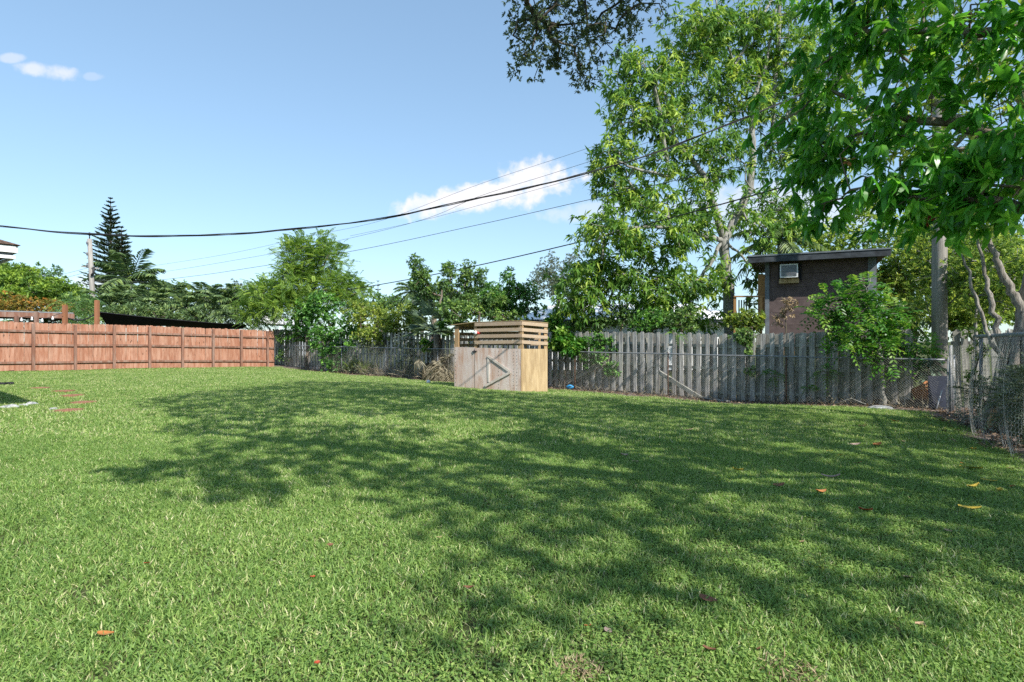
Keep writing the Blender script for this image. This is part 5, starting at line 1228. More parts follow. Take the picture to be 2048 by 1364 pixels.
def on_w(px, py, off=-.1):
    """at the grey fence line (offset towards the yard when negative), seen at a pixel"""
    k = (px - 1024) / F; a = A + NC * (OFF_W + off); t = (a[0] - k * a[1]) / (-DC[0] + k * DC[1]); p = a + DC * t; return at(px, py, p[1])
def YW(px, off=-.1): return float(on_w(px, 682, off)[1])
def trunk_at(px, off, r, lean=0, top=640):
    b = on_w(px, 700, off); b[2] = float(gz(b[0], b[1])) - .1; e = at(px + lean, top, b[1]); m_ = (b + e) / 2 + np.array((.05, 0, 0)); return ([b, m_, e], [r, r * .85, r * .7], None)
plant('vine_shrub', 'dark glossy shrub spilling over the grey fence at its left end', 'shrub', 302,
      [(640, 640, YW(640) + .3, 55, 36, .8, 46), (660, 685, YW(660) - .35, 44, 26, .35, 34), (600, 650, YW(600), 30, 34, .6, 20), (700, 660, YW(700) - .1, 34, 34, .5, 26), (650, 610, YW(650) + .4, 60, 22, .8, 26), (672, 720, YW(672) - .45, 22, 28, .2, 16)],
      VINE, M['darkshrub'], M['bark_brown'], [trunk_at(612, -.25, .09, 0, 645), trunk_at(640, -.2, .05, 5, 660)], shell=.25)
plant('fence_creeper', 'thin creeper hanging over the far end of the grey fence by the red fence', 'creeper', 303,
      [(575, 672, YW(575) - .1, 26, 14, .3, 14), (568, 715, YW(568) - .3, 12, 18, .15, 7), (600, 668, YW(600) - .1, 20, 12, .3, 10)], dict(VINE, ln=.12, wd=.06, rc=.25), M['midshrub'], M['bark_brown'], trunk_r=.02)
plant('yellow_shrub', 'yellow green hedge shrub leaning over the grey fence left of the coop', 'shrub', 304,
      [(745, 640, YW(745) + .4, 44, 30, .6, 69), (800, 640, YW(800) + .5, 40, 30, .6, 69), (770, 672, YW(770) + .05, 62, 14, .35, 51), (835, 635, YW(835) + .7, 24, 26, .5, 30), (720, 622, YW(720) + .6, 30, 22, .5, 27)],
      dict(kind='rosette', ros=10, per=7, rc=.30, ln=.115, wd=.055, droop=.2, tris=2, young=.34, tint=.05), M['yellowshrub'], M['bark_brown'], trunk_r=.07, shell=.25)
plant('vine_shrub', 'tangled vines drooping down the grey fence behind the chain link', 'creeper', 305, [(760, 690, YW(760) - .15, 60, 12, .15, 26), (820, 690, YW(820) - .15, 30, 16, .15, 14), (815, 725, YW(815) - .2, 20, 22, .15, 12), (700, 730, YW(700) - .3, 18, 20, .15, 9), (725, 735, YW(725) - .35, 22, 18, .12, 7)],
      dict(VINE, ln=.10, wd=.05, rc=.26, per=6, young=.1), M['greybush'], M['bark_brown'], trunk_r=.02)
for px, lab, s in ((712, 'tuft of thin yellowish weeds behind the chain link, left of the fence middle', 1.0), (738, 'second tuft of thin yellowish weeds behind the chain link', .8)):
    q = on_c(px, .25); g = np.random.default_rng(px); n = 260; d = rand_dirs(g, n); d[:, 2] = np.abs(d[:, 2]) + .7
    v, f, t = leaf_arrays(np.stack([g.normal(0, .22, n), g.normal(0, .1, n), g.uniform(0, .35, n)], 1), d, rand_dirs(g, n), g.uniform(.3, .8, n) * s, .02, g.beta(2, 2, n), 4, .05, .3)
    o = link('weed_tuft', fast_mesh('weed_tuft', v, f, M['yellowshrub'], {'tint': t}), None, q); tag(o, lab, 'weed')

def build_fan_palm(name, label, px, py, Y, n, r, seed, dead=0, h=None):
    g = np.random.default_rng(seed); c = at(px, py, Y); z0 = float(gz(c[0], c[1])); root = thing(name, label, 'palm', (c[0], c[1], z0)); h = c[2] - z0
    m = MB(); m.tube([(0, 0, -.1), (0, 0, h * .5), (0, 0, h)], [.16, .15, .12], 9, wob=.1); m.build('trunk', M['bark_brown'], root)
    for i in range(n + dead):
        a = 2.4 * i + g.uniform(-.3, .3); isd = i >= n; el = g.uniform(-.1, 1.3) if not isd else g.uniform(-1.35, -.7)
        d = np.array((math.cos(a) * math.cos(el), math.sin(a) * math.cos(el), math.sin(el))); L = r * g.uniform(.7, 1.1); b = np.array((0, 0, h * (1 if not isd else g.uniform(.6, 1)))); e = b + d * L + np.array((0, 0, -.1 * L))
        side = unit(np.cross(d, np.array((0, 0, 1.)))[None])[0]; up = np.cross(side, d); k = 19; an = np.linspace(-1.5, 1.5, k)
        dd = d * np.cos(an)[:, None] + side * np.sin(an)[:, None] + up * (.12 * np.cos(an))[:, None] + np.array((0, 0, -.15 if not isd else -.5)); bl = .62 * r * (1 - .12 * np.abs(an)) * g.uniform(.85, 1.1, k)
        v, f, t = leaf_arrays(np.repeat(e[None], k, 0), dd, np.repeat(up[None], k, 0) + .2 * rand_dirs(g, k), bl, .075, g.beta(2, 2.4, k), 4, .2, .12 if not isd else .3)
        fr = link('frond', fast_mesh('frond', v, f, M['straw' if isd else 'fan'], {'tint': t}), root)
        if isd: fr['label'] = 'dead grey brown hanging frond'
        m = MB(); m.tube([b, (b + e) / 2 + np.array((0, 0, .04)), e], .011, 4); m.build('stem', M['straw' if isd else 'fan'], fr)
build_fan_palm('fan_palm', 'blue green fan palm with a skirt of dead fronds left of the coop', 873, 668, YW(873, -.35), 24, 1.2, 61, 12)
build_fan_palm('fan_palm', 'taller greyish fan palm behind the one beside the coop', 868, 632, YW(868) + .8, 16, 1.1, 62, 6)
plant('dry_fronds', 'heap of grey dead fronds slumped against the chain link left of the coop', 'dead plant', 306, [(890, 735, YW(890, -.7), 14, 28, .2, 9), (872, 748, YW(872, -.65), 10, 16, .15, 5)], dict(kind='spray', ros=5, rc=.2, len=.7, nl=14, ln=.30, wd=.022, sag=.8, rise=-.3), M['straw'], M['bark_brown'], trunk_r=.03)
plant('young_shrub', 'small bright green shoot in front of the dead fronds', 'shrub', 307, [(852, 690, YW(852, -.45), 12, 10, .15, 7), (893, 655, YW(893, -.3), 14, 18, .2, 9)], dict(VINE, ln=.15, wd=.08, rc=.14, young=.4), M['sapling'], M['bark_brown'], trunk_r=.015)
build_palm('feather_palm', 'distant palm head showing above the yellow hedge', 826, 583, 46, 17, 2.2, .06, 63, rise=(-.3, 1.4), drop=.55)
build_norfolk('slim_tree', 'slim lone tree top against the sky left of the distant palm', 756, 563, 620, 80, 9, 34, 7)
plant('distant_trees', 'far dark treetops showing low above the yellow hedge', 'trees', 308, [(745, 605, 70, 40, 14, 2, 26), (800, 608, 72, 50, 12, 2, 26), (880, 606, 66, 60, 14, 2, 26), (960, 600, 64, 60, 20, 2, 26)], dict(kind='rosette', ros=8, per=7, rc=1.0, ln=.4, wd=.2, tris=2), M['midshrub'], M['bark_dark'], trunk_r=.25)

# --- shrubby trees behind the coop
def tall(name, label, seed, pts, Y, mat, style, group=None, base_px=None, bark='bark_brown', r=.06):
    x0 = base_px or sum(p[0] for p in pts) / len(pts); b = at(x0, 700, Y); b[2] = float(gz(b[0], b[1])) - .1
    low = max(p[1] for p in pts); limbs = [([b, at(x0, (low + 700) / 2, Y), at(x0 + random.uniform(-5, 5), low, Y)], [r, r * .85, r * .7], None)]
    plant(name, label, 'tree', seed, [(px, py, Y + random.uniform(-.5, .5), rx, ry, d, n) for px, py, rx, ry, d, n in pts], style, M[mat], M[bark], limbs, shell=.1, group=group)
SH = dict(kind='rosette', ros=7, per=8, rc=.30, ln=.14, wd=.06, droop=.3, tris=2, young=.1)
tall('slender_tree', 'slender tree with one tall leafy spire left of the coop', 311, [(829, 528, 7, 22, .3, 10), (838, 560, 14, 24, .5, 14), (855, 580, 22, 16, .5, 14), (848, 550, 10, 14, .4, 6)], 25.5, 'midshrub', SH, base_px=880)
tall('slender_tree', 'leafy tree with two pointed tops above the coop roof', 312, [(898, 545, 14, 20, .6, 14), (935, 545, 20, 24, .7, 20), (965, 558, 16, 24, .6, 14), (915, 585, 45, 24, .9, 30), (885, 575, 18, 22, .6, 12), (945, 600, 40, 24, .9, 24)], 26.5, 'midshrub', SH, base_px=925)
tall('slender_tree', 'darker tree with a pointed spire to the right above the coop', 313, [(1016, 560, 9, 20, .4, 10), (1015, 590, 22, 24, .7, 20), (985, 590, 24, 22, .7, 20), (1050, 585, 26, 24, .7, 22), (1000, 620, 50, 20, .9, 34), (1055, 615, 34, 20, .7, 20)], 25.2, 'darkshrub', SH, base_px=1010)
tall('slender_tree', 'lighter green low tree just behind the coop roof', 314, [(950, 620, 40, 22, .7, 30), (905, 620, 30, 20, .6, 18), (1005, 632, 50, 10, .6, 22), (985, 600, 24, 16, .6, 14)], 24.0, 'midshrub', dict(SH, young=.22), base_px=955)
plant('grey_tree', 'dull grey green small leaved tree between the coop and the mango tree', 'tree', 315, [(1110, 545, 36, 34, 36, 1.5, 56), (1085, 570, 35, 36, 30, 1.3, 40), (1150, 525, 36, 26, 26, 1.2, 26), (1130, 580, 35, 40, 24, 1.2, 30)], dict(kind='rosette', ros=9, per=8, rc=.42, ln=.12, wd=.05, tris=2, young=.04), M['greybush'], M['bark_dark'], trunk_r=.16, shell=.2)
plant('leafy_shrub', 'bright broad leaved shrub growing between the coop and the grey fence', 'shrub', 316, [(1115, 672, YW(1115, -.5), 18, 22, .35, 20), (1135, 690, YW(1135, -.45), 20, 18, .3, 18), (1108, 640, YW(1108, -.3), 14, 16, .3, 9), (1160, 700, YW(1160, -.4), 14, 12, .2, 7)], dict(VINE, ln=.20, wd=.09, rc=.22, per=8, ros=6, young=.2), M['sapling'], M['bark_brown'], trunk_r=.03)
# shrubs along the grey fence under the mango tree
for i, (px, py, rx, ry, n, d, mat, lab) in enumerate(((1140, 648, 34, 18, 20, 1.0, 'midshrub', 'twiggy shrub above the grey fence just right of the coop'), (1185, 648, 34, 20, 26, .8, 'midshrub', 'low twiggy shrub in front of the white house corner'),
                                                  (1240, 640, 34, 24, 22, 1.2, 'midshrub', 'open shrub in front of the white house wall'), (1300, 645, 44, 26, 36, .9, 'darkshrub', 'dense dark shrub rising above the grey fence before the white house'),
                                                  (1362, 646, 34, 26, 22, 1.1, 'midshrub', 'shrub between the dark shrub and the mango trunk'), (1490, 646, 34, 24, 40, .7, 'yellowshrub', 'light green shrub above the grey fence below the shed deck'))):
    plant('fence_shrub', lab, 'shrub', 320 + i, [(px, py, YW(px) + d, rx, ry, .5, n), (px + rx * .4, py - ry * .4, YW(px) + d, rx * .6, ry * .7, .4, n // 3)], dict(SH, ln=.11, wd=.05, rc=.24), M[mat], M['bark_brown'], trunk_r=.035, shell=.2, group='shrubs along the back of the grey fence')
# vines on the front of the fence
plant('fence_creeper', 'dark creeper climbing the grey fence over the leaning plank', 'creeper', 331, [(1208, 700, YW(1208, -.16), 30, 30, .1, 30), (1195, 680, YW(1195, -.16), 24, 14, .1, 12), (1222, 735, YW(1222, -.2), 16, 18, .1, 10), (1180, 725, YW(1180, -.25), 14, 14, .1, 6)], dict(VINE, ln=.10, wd=.055, rc=.16, per=6, ros=7, young=.1), M['darkshrub'], M['bark_brown'], trunk_r=.012)
plant('fence_creeper', 'small leaved creeper draped over the grey fence below the deck', 'creeper', 332, [(1490, 672, YW(1490, -.14), 20, 14, .1, 16), (1492, 695, YW(1492, -.14), 12, 16, .08, 12), (1500, 742, YW(1500, -.2), 8, 10, .08, 4), (1475, 668, YW(1475, -.1), 14, 10, .1, 7)], dict(VINE, ln=.075, wd=.045, rc=.13, per=6, ros=7, young=.12), M['midshrub'], M['bark_brown'], trunk_r=.010)
for i, (px, py, s, lab) in enumerate(((1352, 665, 1.0, 'small leaf sprig at the top of the grey fence near its gap'), (1542, 750, 1.2, 'little fern like sprig through the chain link at the middle post'), (1650, 745, 1.4, 'wispy green sprig through the chain link left of the small tree'),
                                  (1618, 775, .9, 'low tiny sprig at the foot of the grey fence'))):
    plant('leaf_sprig', lab, 'sprig', 340 + i, [(px, py, YW(px, -.45), 9 * s, 8 * s, .08, int(5 * s))], dict(kind='spray', ros=3, rc=.06, len=.24 * s, nl=7, ln=.085, wd=.028, sag=.6), M['sapling'], M['bark_brown'], trunk_r=.006, group='sprigs growing through the chain link')
plant('dead_shrub', 'tan dead shrub with papery leaves in front of the brown shed', 'dead shrub', 345, [(1572, 620, YW(1572) + .4, 10, 26, .2, 16), (1560, 640, YW(1560) + .4, 10, 14, .2, 6), (1586, 605, YW(1586) + .4, 5, 12, .2, 3)], dict(kind='rosette', ros=4, per=6, rc=.09, ln=.085, wd=.03, droop=.5, tris=4), M['dead'], M['straw'], trunk_r=.02)
# small tree in front of the fence
def build_sapling():
    Y = YW(1766, -.36); b = on_w(1768, 815, -.36); b[2] = float(gz(b[0], b[1])) - .05; q = lambda px, py, d=0: at(px, py, Y + d)
    limbs = [([b, q(1766, 770), q(1762, 725), q(1758, 690)], [.062, .055, .05, .045], None), ([q(1758, 690), q(1745, 640), q(1735, 590), q(1740, 555)], [.04, .03, .022, .01], 0), ([q(1758, 690), q(1700, 640, .1), q(1650, 610, .2)], [.03, .022, .01], 0), ([q(1758, 690), q(1800, 680), q(1845, 695, -.1)], [.03, .02, .01], 0), ([q(1758, 690), q(1700, 690), q(1665, 695)], [.025, .018, .01], 0)]
    plant('small_tree', 'small leafy tree with a spotted trunk in front of the grey fence', 'tree', 351, [(1735, 575, Y, 24, 26, .4, 9), (1670, 600, Y + .2, 36, 32, .5, 18), (1720, 620, Y + .1, 46, 30, .5, 22), (1770, 630, Y, 34, 30, .4, 14), (1700, 655, Y, 50, 24, .4, 18), (1760, 690, Y - .1, 52, 24, .35, 21), (1690, 695, Y - .15, 26, 12, .25, 7), (1830, 700, Y - .2, 26, 14, .25, 8), (1640, 630, Y + .3, 24, 22, .4, 8), (1805, 670, Y, 26, 20, .3, 8), (1780, 725, Y - .2, 26, 10, .2, 4)],
          dict(kind='spray', ros=4, rc=.16, len=.42, nl=5, ln=.165, wd=.058, sag=.3, young=.22), M['sapling'], M['bark_spot'], limbs, shell=.1, rtip=.005)
build_sapling()
plant('hanging_fern', 'pale green drooping fronds behind the chain link beside the pole', 'fern', 352, [(1858, 735, 14.9, 14, 8, .2, 8)], dict(kind='spray', ros=3, rc=.08, len=.5, nl=11, ln=.17, wd=.05, sag=.75, young=.1), M['fan'], M['bark_brown'], trunk_r=.012)

# --- right-hand thicket and the trunk behind the wire
TH = dict(kind='rosette', ros=9, per=7, rc=.40, ln=.12, wd=.055, droop=.25, tris=2, young=.22, tint=.05)
plant('thicket_tree', 'sunny yellow green thicket behind the pole on the left', 'tree', 361, [(1815, 545, 19.5, 50, 60, 1.2, 84), (1805, 620, 18.5, 40, 36, .9, 50), (1835, 480, 20, 50, 40, 1.2, 47), (1775, 560, 20.5, 20, 50, .7, 22)], TH, M['thicket'], M['bark_grey'], trunk_r=.1, shell=.05)
plant('thicket_tree', 'sunny yellow green thicket filling the space right of the pole', 'tree', 362, [(1940, 560, 17.5, 55, 60, 1.3, 125), (1925, 630, 16, 44, 36, .9, 68), (1990, 500, 18, 60, 50, 1.2, 85), (2030, 580, 17, 50, 70, 1.2, 102), (1920, 480, 18.5, 50, 50, 1.2, 61)], TH, M['thicket'], M['bark_grey'], trunk_r=.12, shell=.05)
plant('thicket_tree', 'fine leaved bright bush crowding the corner between the pole and the wire', 'tree', 364, [(1985, 600, 13.6, 40, 46, .6, 46), (1930, 560, 14.6, 36, 60, .6, 46), (2035, 540, 13.2, 40, 60, .7, 46), (1915, 490, 15.6, 30, 40, .6, 24), (1975, 500, 14.4, 50, 40, .7, 36), (1850, 520, 15.8, 30, 60, .5, 24), (1840, 610, 15.9, 26, 40, .4, 16)], dict(TH, ros=8, rc=.3, ln=.085, wd=.038, young=.25), M['thicket'], M['bark_grey'], trunk_r=.05, shell=.0)
plant('thicket_tree', 'far bushy trees closing the gap behind the right thicket', 'tree', 363, [(1830, 590, 27, 70, 70, 1.5, 60), (1950, 560, 27, 80, 90, 1.5, 70), (2060, 560, 27, 80, 100, 1.5, 60), (1700, 560, 30, 90, 40, 1.5, 30), (1640, 480, 30, 70, 40, 1.5, 36), (1740, 460, 30, 70, 50, 1.5, 40), (1840, 470, 29, 70, 60, 1.5, 40), (1560, 500, 31, 60, 30, 1.5, 24)], dict(TH, rc=.65, ln=.2, wd=.1), M['thicket'], M['bark_dark'], trunk_r=.15, shell=.05)
build_palm('feather_palm', 'young palm with broad fronds in front of the thicket', 1795, 640, 17.6, 9, 1.5, .07, 64, rise=(.0, 1.2), drop=.6, nl=20, trunk_r=.07)
build_palm('feather_palm', 'dark drooping palm fronds above the brown shed roof', 1560, 478, 24.5, 12, 2.6, .06, 65, rise=(-.5, 1.0), drop=.55, nl=26, trunk_r=.12)
def build_old_tree():
    Y = 10.4; X = (2040 - 1024) / F * Y; z0 = float(gz(X, Y)); q = lambda px, py, d=0: at(px, py, Y + d)
    tr = Tree(371); b = np.array((X, Y, z0 - .1))
    limbs = [([b, np.array((X, Y, z0 + .5)), np.array((X + .02, Y + .03, 1.1)), q(2054, 640, .1), q(2066, 560, .2), q(2084, 440, .3), q(2100, 250, .3), q(2115, 60, .2)], [.44, .28, .20, .17, .15, .14, .12, .1], None),
             ([q(2054, 640, .1), q(2030, 590, .2), q(2002, 545, .3), q(1985, 500, .4), q(1960, 430, .5)], [.085, .075, .06, .045, .03], 0),
             ([np.array((X, Y, z0 + .9)), q(1998, 680, .2), q(1985, 610, .3), q(1975, 560, .4), q(1955, 480, .5)], [.07, .055, .045, .035, .02], 0),
             ([np.array((X, Y, z0 + .9)), q(1985, 690, -.1), q(1955, 610, .1), q(1930, 530, .2), q(1905, 470, .3)], [.05, .035, .028, .02, .012], 0),
             ([q(2084, 440, .3), q(2010, 330, -.5), q(1920, 240, -1.0), q(1830, 180, -1.4)], [.12, .09, .07, .04], 0),
             ([q(2100, 250, .3), q(2010, 150, -.6), q(1930, 60, -1.0), q(1850, -20, -1.2)], [.11, .09, .06, .04], 0)]
    blobs = [(1880, 330, 9.2, 90, 70, 1.0, 18), (1960, 400, 9.6, 80, 60, 1.0, 15), (1990, 250, 9.8, 80, 80, 1.0, 15), (1870, 180, 9.0, 90, 70, 1.0, 16), (1780, 260, 8.8, 80, 60, 1.0, 13), (1960, 60, 9.5, 100, 80, 1.1, 16), (1760, 90, 8.8, 90, 70, 1.0, 12), (2080, 330, 10, 80, 100, 1.0, 12),
             (2100, 100, 10, 100, 100, 1.2, 12), (1850, -60, 9, 160, 60, 1.2, 18)]
    ends = []
    for pts, rad, st in limbs: ends.append(tr.limb(pts, rad, None if st is None else int(np.argmin(np.linalg.norm(np.array(tr.P) - np.array(pts[0]), axis=1)))))
    T, Cn = blob_targets(tr.g, blobs, .1); tr.grow(T); root = thing('old_tree', 'old grey barked tree with a buttressed base behind the chicken wire', 'tree', b); off = Matrix.Translation(-Vector(b))
    wm = tr.wood_mesh('trunk', M['bark_old'], .009); wm.transform(off); link('trunk', wm, root)
    m = MB(); g = random.Random(9)
    for k in range(9):
        a = 2 * math.pi * k / 9 + .2; r1 = g.uniform(.42, .72); m.tube([(math.cos(a) * r1, math.sin(a) * r1, -.05), (math.cos(a) * r1 * .62, math.sin(a) * r1 * .62, .45), (math.cos(a) * .26, math.sin(a) * .26, 1.15), (math.cos(a) * .17, math.sin(a) * .17, 1.9)], [.13, .11, .10, .07], 8, wob=.14)
    m.build('buttress', M['bark_old'], root)
    cm = clothe(tr.g, T, Cn, dict(kind='rosette', ros=6, per=8, rc=.45, ln=.13, wd=.045, droop=.4, spread=(.3, 1.3), tris=6, young=.2, tint=.08), M['thicket'], 'crown'); cm.transform(off); link('crown', cm, root)
build_old_tree()
plant('wire_vine', 'fresh green vine climbing the corner of the chicken wire', 'vine', 372, [(1955, 700, 11.2, 16, 20, .12, 14), (1952, 755, 11.1, 14, 16, .12, 10), (1945, 800, 11.2, 14, 14, .12, 6), (1950, 665, 11.3, 16, 14, .12, 6)], dict(kind='rosette', ros=6, per=6, rc=.09, ln=.055, wd=.03, tris=4, young=.2, tint=.1), M['thicket'], M['bark_brown'], trunk_r=.008)
plant('clipped_hedge', 'straggly grey green growth pressed behind the chicken wire', 'hedge', 373, [(2046, 800, 9.0, 34, 70, .2, 40), (2090, 790, 8.3, 50, 90, .25, 30), (1962, 800, 11.0, 26, 34, .2, 14)], dict(kind='spray', ros=7, rc=.17, len=.34, nl=9, ln=.085, wd=.022, sag=.3), M['greybush'], M['bark_brown'], trunk_r=.03, shell=.0)

# --- near tree with big glossy leaves reaching in from the right
def build_near_tree():
    base = np.array((6.1, 4.3, float(gz(6.1, 4.3)) - .1)); q = lambda px, py, Y: at(px, py, Y); tr = Tree(381); g = tr.g
    limbs = [([base, base + (.05, .0, 1.4), base + (0, .1, 2.7), base + (-.3, .2, 4.2), base + (-.5, .3, 6.0)], [.2, .17, .15, .12, .08], None),
             ([base + (0, .1, 2.7), q(2120, 300, 4.7), q(1960, 260, 4.9), q(1800, 230, 5.2), q(1660, 180, 5.5)], [.08, .06, .045, .03, .015], 0), ([base + (-.3, .2, 4.2), q(2100, 60, 4.6), q(1900, 60, 4.9), q(1720, 60, 5.2)], [.07, .05, .035, .02], 0),
             ([base + (0, .1, 2.7), q(2130, 420, 4.3), q(1990, 400, 4.5), q(1850, 400, 4.8), q(1700, 380, 5.2)], [.06, .05, .035, .02, .01], 0)]
    for pts, rad, st in limbs: tr.limb(pts, rad, None if st is None else int(np.argmin(np.linalg.norm(np.array(tr.P) - np.array(pts[0]), axis=1))))
    blobs = [(1660, 170, 5.6, 80, 60, .35, 11), (1700, 290, 5.4, 90, 60, .4, 15), (1620, 330, 5.7, 60, 60, .35, 9), (1780, 380, 5.0, 90, 50, .4, 15), (1880, 310, 4.8, 90, 70, .4, 14), (1980, 370, 4.5, 80, 50, .4, 11), (1820, 200, 5.1, 80, 60, .4, 9), (1700, 60, 5.3, 90, 60, .4, 12), (1850, 60, 5.0, 100, 70, .4, 13), (1990, 60, 4.6, 90, 80, .4, 10),
             (2000, 210, 4.6, 80, 60, .4, 6), (1640, 410, 5.6, 60, 26, .3, 7), (1930, 420, 4.6, 70, 26, .35, 6), (2060, 330, 4.3, 60, 90, .4, 9), (1570, 260, 5.8, 40, 60, .3, 6), (1800, -80, 5, 220, 60, .5, 26), (2100, 0, 4.4, 100, 160, .5, 14), (2150, 250, 4.4, 60, 200, .5, 12), (2320, 180, 4.6, 200, 240, .6, 34), (2650, 120, 4.4, 220, 240, .8, 30)]
    T, Cn = blob_targets(g, blobs, .05); tr.grow(T, step=.25, wob=.03); root = thing('broadleaf_tree', 'near tree with big glossy leaves hanging into the right of the view', 'tree', base); off = Matrix.Translation(-Vector(base))
    wm = tr.wood_mesh('trunk', M['bark_brown'], .004); wm.transform(off); link('trunk', wm, root)
    # leaf whorls: the 300 leaves that show largest are leaves of their own, the rest one crown
    c = np.repeat(T, 4, 0) + rand_dirs(g, len(T) * 4) * .21; n = len(c); ax = unit(np.array((-.55, .0, -.25)) + .75 * rand_dirs(g, n)); tn = np.clip(g.beta(2, 2.6, n), 0, 1)
    v, f, t = rosettes(g, c, ax, 8, .150, .042, tn, .45, (.2, 1.05), 6); v = v.reshape(-1, 6, 3); t = t.reshape(-1, 6); k = len(v)
    cen = v.mean(1); px = 1024 + F * cen[:, 0] / cen[:, 1]; py = 682 - F * (cen[:, 2] - CZ) / cen[:, 1]
    size = np.linalg.norm(v[:, 5] - v[:, 0], axis=1) / cen[:, 1]; vis = (px > 0) & (px < 2040) & (py > 5) & (py < 1300); size = np.where(vis, size, 0); big = np.argsort(-size)[:300]
    rest = np.ones(k, bool); rest[big] = False; vr = v[rest]; fc = np.array(((0, 2, 1), (1, 2, 4), (1, 4, 3), (3, 4, 5)))
    cm = fast_mesh('crown', vr.reshape(-1, 3), (fc[None] + (np.arange(len(vr)) * 6)[:, None, None]).reshape(-1, 3), M['near'], {'tint': t[rest].ravel()}); cm.transform(off); tag(link('crown', cm, root), None, None, None, 'stuff')
    shapes = []
    for s in range(6):
        L, Wd = .165, .048; n_ = 6; vs = []
        for i in range(n_):
            fr = i / (n_ - 1); w = Wd * math.sin(math.pi * (.05 + .93 * fr)) ** .75
            for sd in (-1, 0, 1): vs.append((fr * L, sd * w / 2, abs(sd) * w * .16 - L * (.10 + .04 * s) * fr ** 2))
        fs = np.array([(i * 3 + k2, i * 3 + k2 + 1, i * 3 + k2 + 4, i * 3 + k2 + 3) for i in range(n_ - 1) for k2 in range(2)]); shapes.append(fast_mesh('leaf', np.array(vs), fs, M['near'], {'tint': np.full(len(vs), .15 + .14 * s)}, smooth=True))
    for i in big:
        d = Vector(v[i, 5] - v[i, 0]).normalized(); sd = Vector(v[i, 1] - v[i, 2]).normalized(); up = d.cross(sd).normalized(); sd = up.cross(d)
        o = link('leaf', shapes[int(t[i, 0] * 5.99)], root); mt = Matrix((d, sd, up)).transposed().to_4x4(); mt.translation = Vector(v[i, 0]) - Vector(base); sc_ = float(np.linalg.norm(v[i, 5] - v[i, 0])) / .165
        o.matrix_local = mt @ Matrix.Scale(sc_, 4)
    # small orange and red blossoms or dying leaf clusters among the leaves
    for (px, py, Y, c_) in ((1697, 320, 5.25, 'orange'), (1853, 440, 4.7, 'red')):
        cc = at(px, py, Y) - base; m = MB()
        for k in range(9):
            d = Vector(rand_dirs(g, 1)[0]); s = Vector(rand_dirs(g, 1)[0]).cross(d).normalized(); p = Vector(cc) + d * .01; m.add([p, p + d * .03 + s * .012, p + d * .055, p + d * .03 - s * .012], [(0, 1, 2, 3)])
        m.build('dying_leaves', LEAFC[c_], root)
build_near_tree()

# --- great oak on the right, out of view but for one hanging bough; its crown shades the lawn
def inside(px, py, poly):
    r = np.zeros(len(px), bool); n = len(poly)
    for i in range(n):
        (x0, y0), (x1, y1) = poly[i], poly[(i + 1) % n]; c = ((y0 > py) != (y1 > py)) & (px < (x1 - x0) * (py - y0) / (y1 - y0 + 1e-9) + x0); r ^= c
    return r
SHADE = [(190, 958), (300, 925), (420, 905), (345, 882), (300, 862), (430, 850), (262, 818), (300, 800), (420, 786), (520, 776), (600, 764), (760, 766), (900, 780), (1100, 792), (1250, 802), (1500, 818), (1850, 842), (2048, 905), (2200, 1000), (2200, 1230), (2048, 1212), (1860, 1205), (1740, 1170), (1640, 1118),
         (1590, 1085), (1480, 1062), (1360, 1066), (1350, 1110), (1470, 1170), (1300, 1165), (1200, 1128), (1060, 1135), (960, 1115), (880, 1070), (770, 1062), (780, 985), (700, 968), (560, 985), (480, 1012), (360, 1000), (320, 965)]
SOFT = [(820, 1070), (960, 1115), (1060, 1135), (1200, 1128), (1300, 1165), (1470, 1170), (1520, 1250), (1300, 1260), (1050, 1290), (880, 1260), (800, 1150)]
HOLES = [[(850, 868), (1000, 862), (1010, 878), (870, 886)], [(560, 838), (700, 828), (790, 836), (700, 850), (580, 856)], [(1080, 1005), (1160, 1035), (1150, 1055), (1060, 1020)], [(430, 940), (560, 930), (540, 950), (440, 956)], [(1250, 800), (1500, 815), (1480, 822), (1250, 810)],
         [(1600, 820), (1790, 835), (1770, 845), (1600, 832)], [(880, 1020), (940, 1020), (940, 1045), (880, 1045)], [(1600, 935), (1700, 940), (1720, 962), (1600, 950)], [(1820, 965), (1900, 985), (1890, 1000), (1800, 985)], [(430, 866), (520, 862), (520, 878), (430, 884)], [(1090, 800), (1200, 806), (1190, 818), (1090, 812)]]
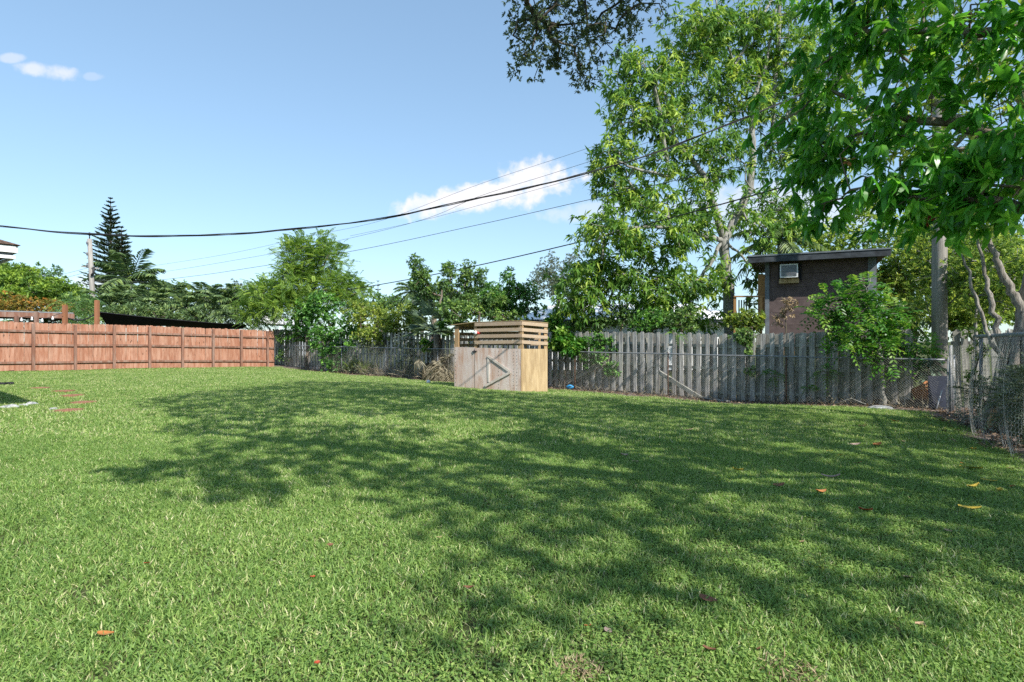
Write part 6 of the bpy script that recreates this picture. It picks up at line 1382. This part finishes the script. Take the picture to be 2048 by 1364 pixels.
def build_oak():
    tr = Tree(391); g = tr.g; b = np.array((8.6, .6, -.15))
    limbs = [([b, b + (0, .1, 1.6), b + (-.1, .2, 3.2)], [.42, .36, .33], None), ([b + (-.1, .2, 3.2), b + (-1.2, 1.6, 5.6), b + (-2.8, 3.4, 7.8), b + (-4.2, 5.4, 9.0)], [.24, .2, .15, .09], 0), ([b + (-.1, .2, 3.2), b + (-2.2, .4, 5.8), b + (-5.0, .6, 7.6), b + (-8.0, 1.2, 8.6)], [.22, .18, .14, .08], 0), ([b + (-.1, .2, 3.2), b + (.2, 2.6, 6.0), b + (-.1, 6.0, 8.8)], [.18, .14, .08], 0)]
    for pts, rad, st in limbs: tr.limb(pts, rad, None if st is None else int(np.argmin(np.linalg.norm(np.array(tr.P) - np.array(pts[0]), axis=1))))
    # crown clumps: where the light towards the shaded lawn passes through the crown
    xs, ys = np.meshgrid(np.arange(-12, 12, .42), np.arange(3, 24, .42)); x = xs.ravel() + g.uniform(-.2, .2, xs.size); y = ys.ravel() + g.uniform(-.2, .2, xs.size); z = gz(x, y)
    px = 1024 + F * x / y; py = 682 + F * (CZ - z) / y; soft = inside(px, py, SOFT) | inside(px, py, [(1480, 1062), (1640, 1118), (1860, 1205), (2048, 1212), (2300, 1230), (2300, 1400), (1900, 1300), (1700, 1250), (1540, 1160)])
    k = inside(px, py, SHADE) | (soft & (g.random(len(x)) < .5))
    k &= (np.sin(x * 2.9 + 1.3 * np.sin(y * 2.1)) + np.sin(y * 3.3 + 1.7 * np.sin(x * 1.3 + 2)) > -1.75)
    for h in HOLES: k &= ~inside(px, py, h)
    hy = (5.0 - y) / (-.888); nx = x + .666 * hy; near = (nx > 1.2) & (nx < 4.6) & (hy > 1.5) & (hy < 7.5)
    hy2 = (9.3 - y) / (-.888); ox = x + .666 * hy2; near_o = (ox > 5.0) & (ox < 8.4) & (hy2 > 1) & (hy2 < 8)
    k &= g.random(len(x)) < np.where(near, .36, np.where(near_o & (y > 14.5), .7, .98))
    x, y, z = x[k], y[k], z[k]; sx, sy, sz = sdir; kx, ky = sx / sz, sy / sz
    hv = (CZ + .62 * y) / (1 - .62 * ky) ; hmin = np.maximum(6.2, hv + .5); h = hmin + g.uniform(0, 3.2, len(x)); T = np.stack([x + kx * h, y + ky * h, z + h], 1)
    T = T[(T[:, 1] < 1.0) | (T[:, 2] > CZ + .61 * T[:, 1])]; Cn = np.array((2.5, 3.0, 6.0)) + 0 * T
    vis_blobs = [(1080, 60, 10.2, 70, 62, .7, 46), (1180, 60, 10.4, 70, 70, .7, 48), (1060, 130, 10.2, 34, 36, .5, 12), (1165, 145, 10.3, 26, 32, .4, 12), (1270, 30, 10.4, 60, 34, .6, 24), (1110, -30, 10.0, 120, 40, .8, 36), (1230, -40, 10.0, 120, 40, .8, 30), (1130, 95, 10.3, 60, 40, .6, 18)]
    T2, Cn2 = blob_targets(g, vis_blobs, .05); nv = len(T2)
    def lift(w):
        if w[1] > .5 and abs(w[0]) < .93 * w[1] and w[2] < CZ + .60 * w[1]: w = w.copy(); w[2] = CZ + .60 * w[1]
        return w
    tr.grow(T, step=.6, wob=.08, lift=lift, zpen=.2); tips = tr.tips; tr.grow(T2, step=.3, wob=.04, zpen=.0); tr.tips = tips + tr.tips
    root = thing('oak_tree', 'dark small leaved oak bough hanging in from the top of the view', 'tree', b); off = Matrix.Translation(-Vector(b))
    wm = tr.wood_mesh('trunk', M['bark_dark'], .006, .48); wm.transform(off); link('trunk', wm, root)
    cm = clothe(g, T, Cn, dict(kind='rosette', ros=10, per=7, rc=.48, ln=.135, wd=.075, droop=.2, flat=.7, spread=(.5, 1.5), tris=2), M['oak'], 'crown'); cm.transform(off); link('crown', cm, root)
    cm = clothe(g, T2, Cn2, dict(kind='rosette', ros=6, per=7, rc=.20, ln=.072, wd=.030, droop=.25, spread=(.4, 1.4), tris=2), M['oak'], 'bough'); cm.transform(off); link('bough', cm, root)
build_oak()
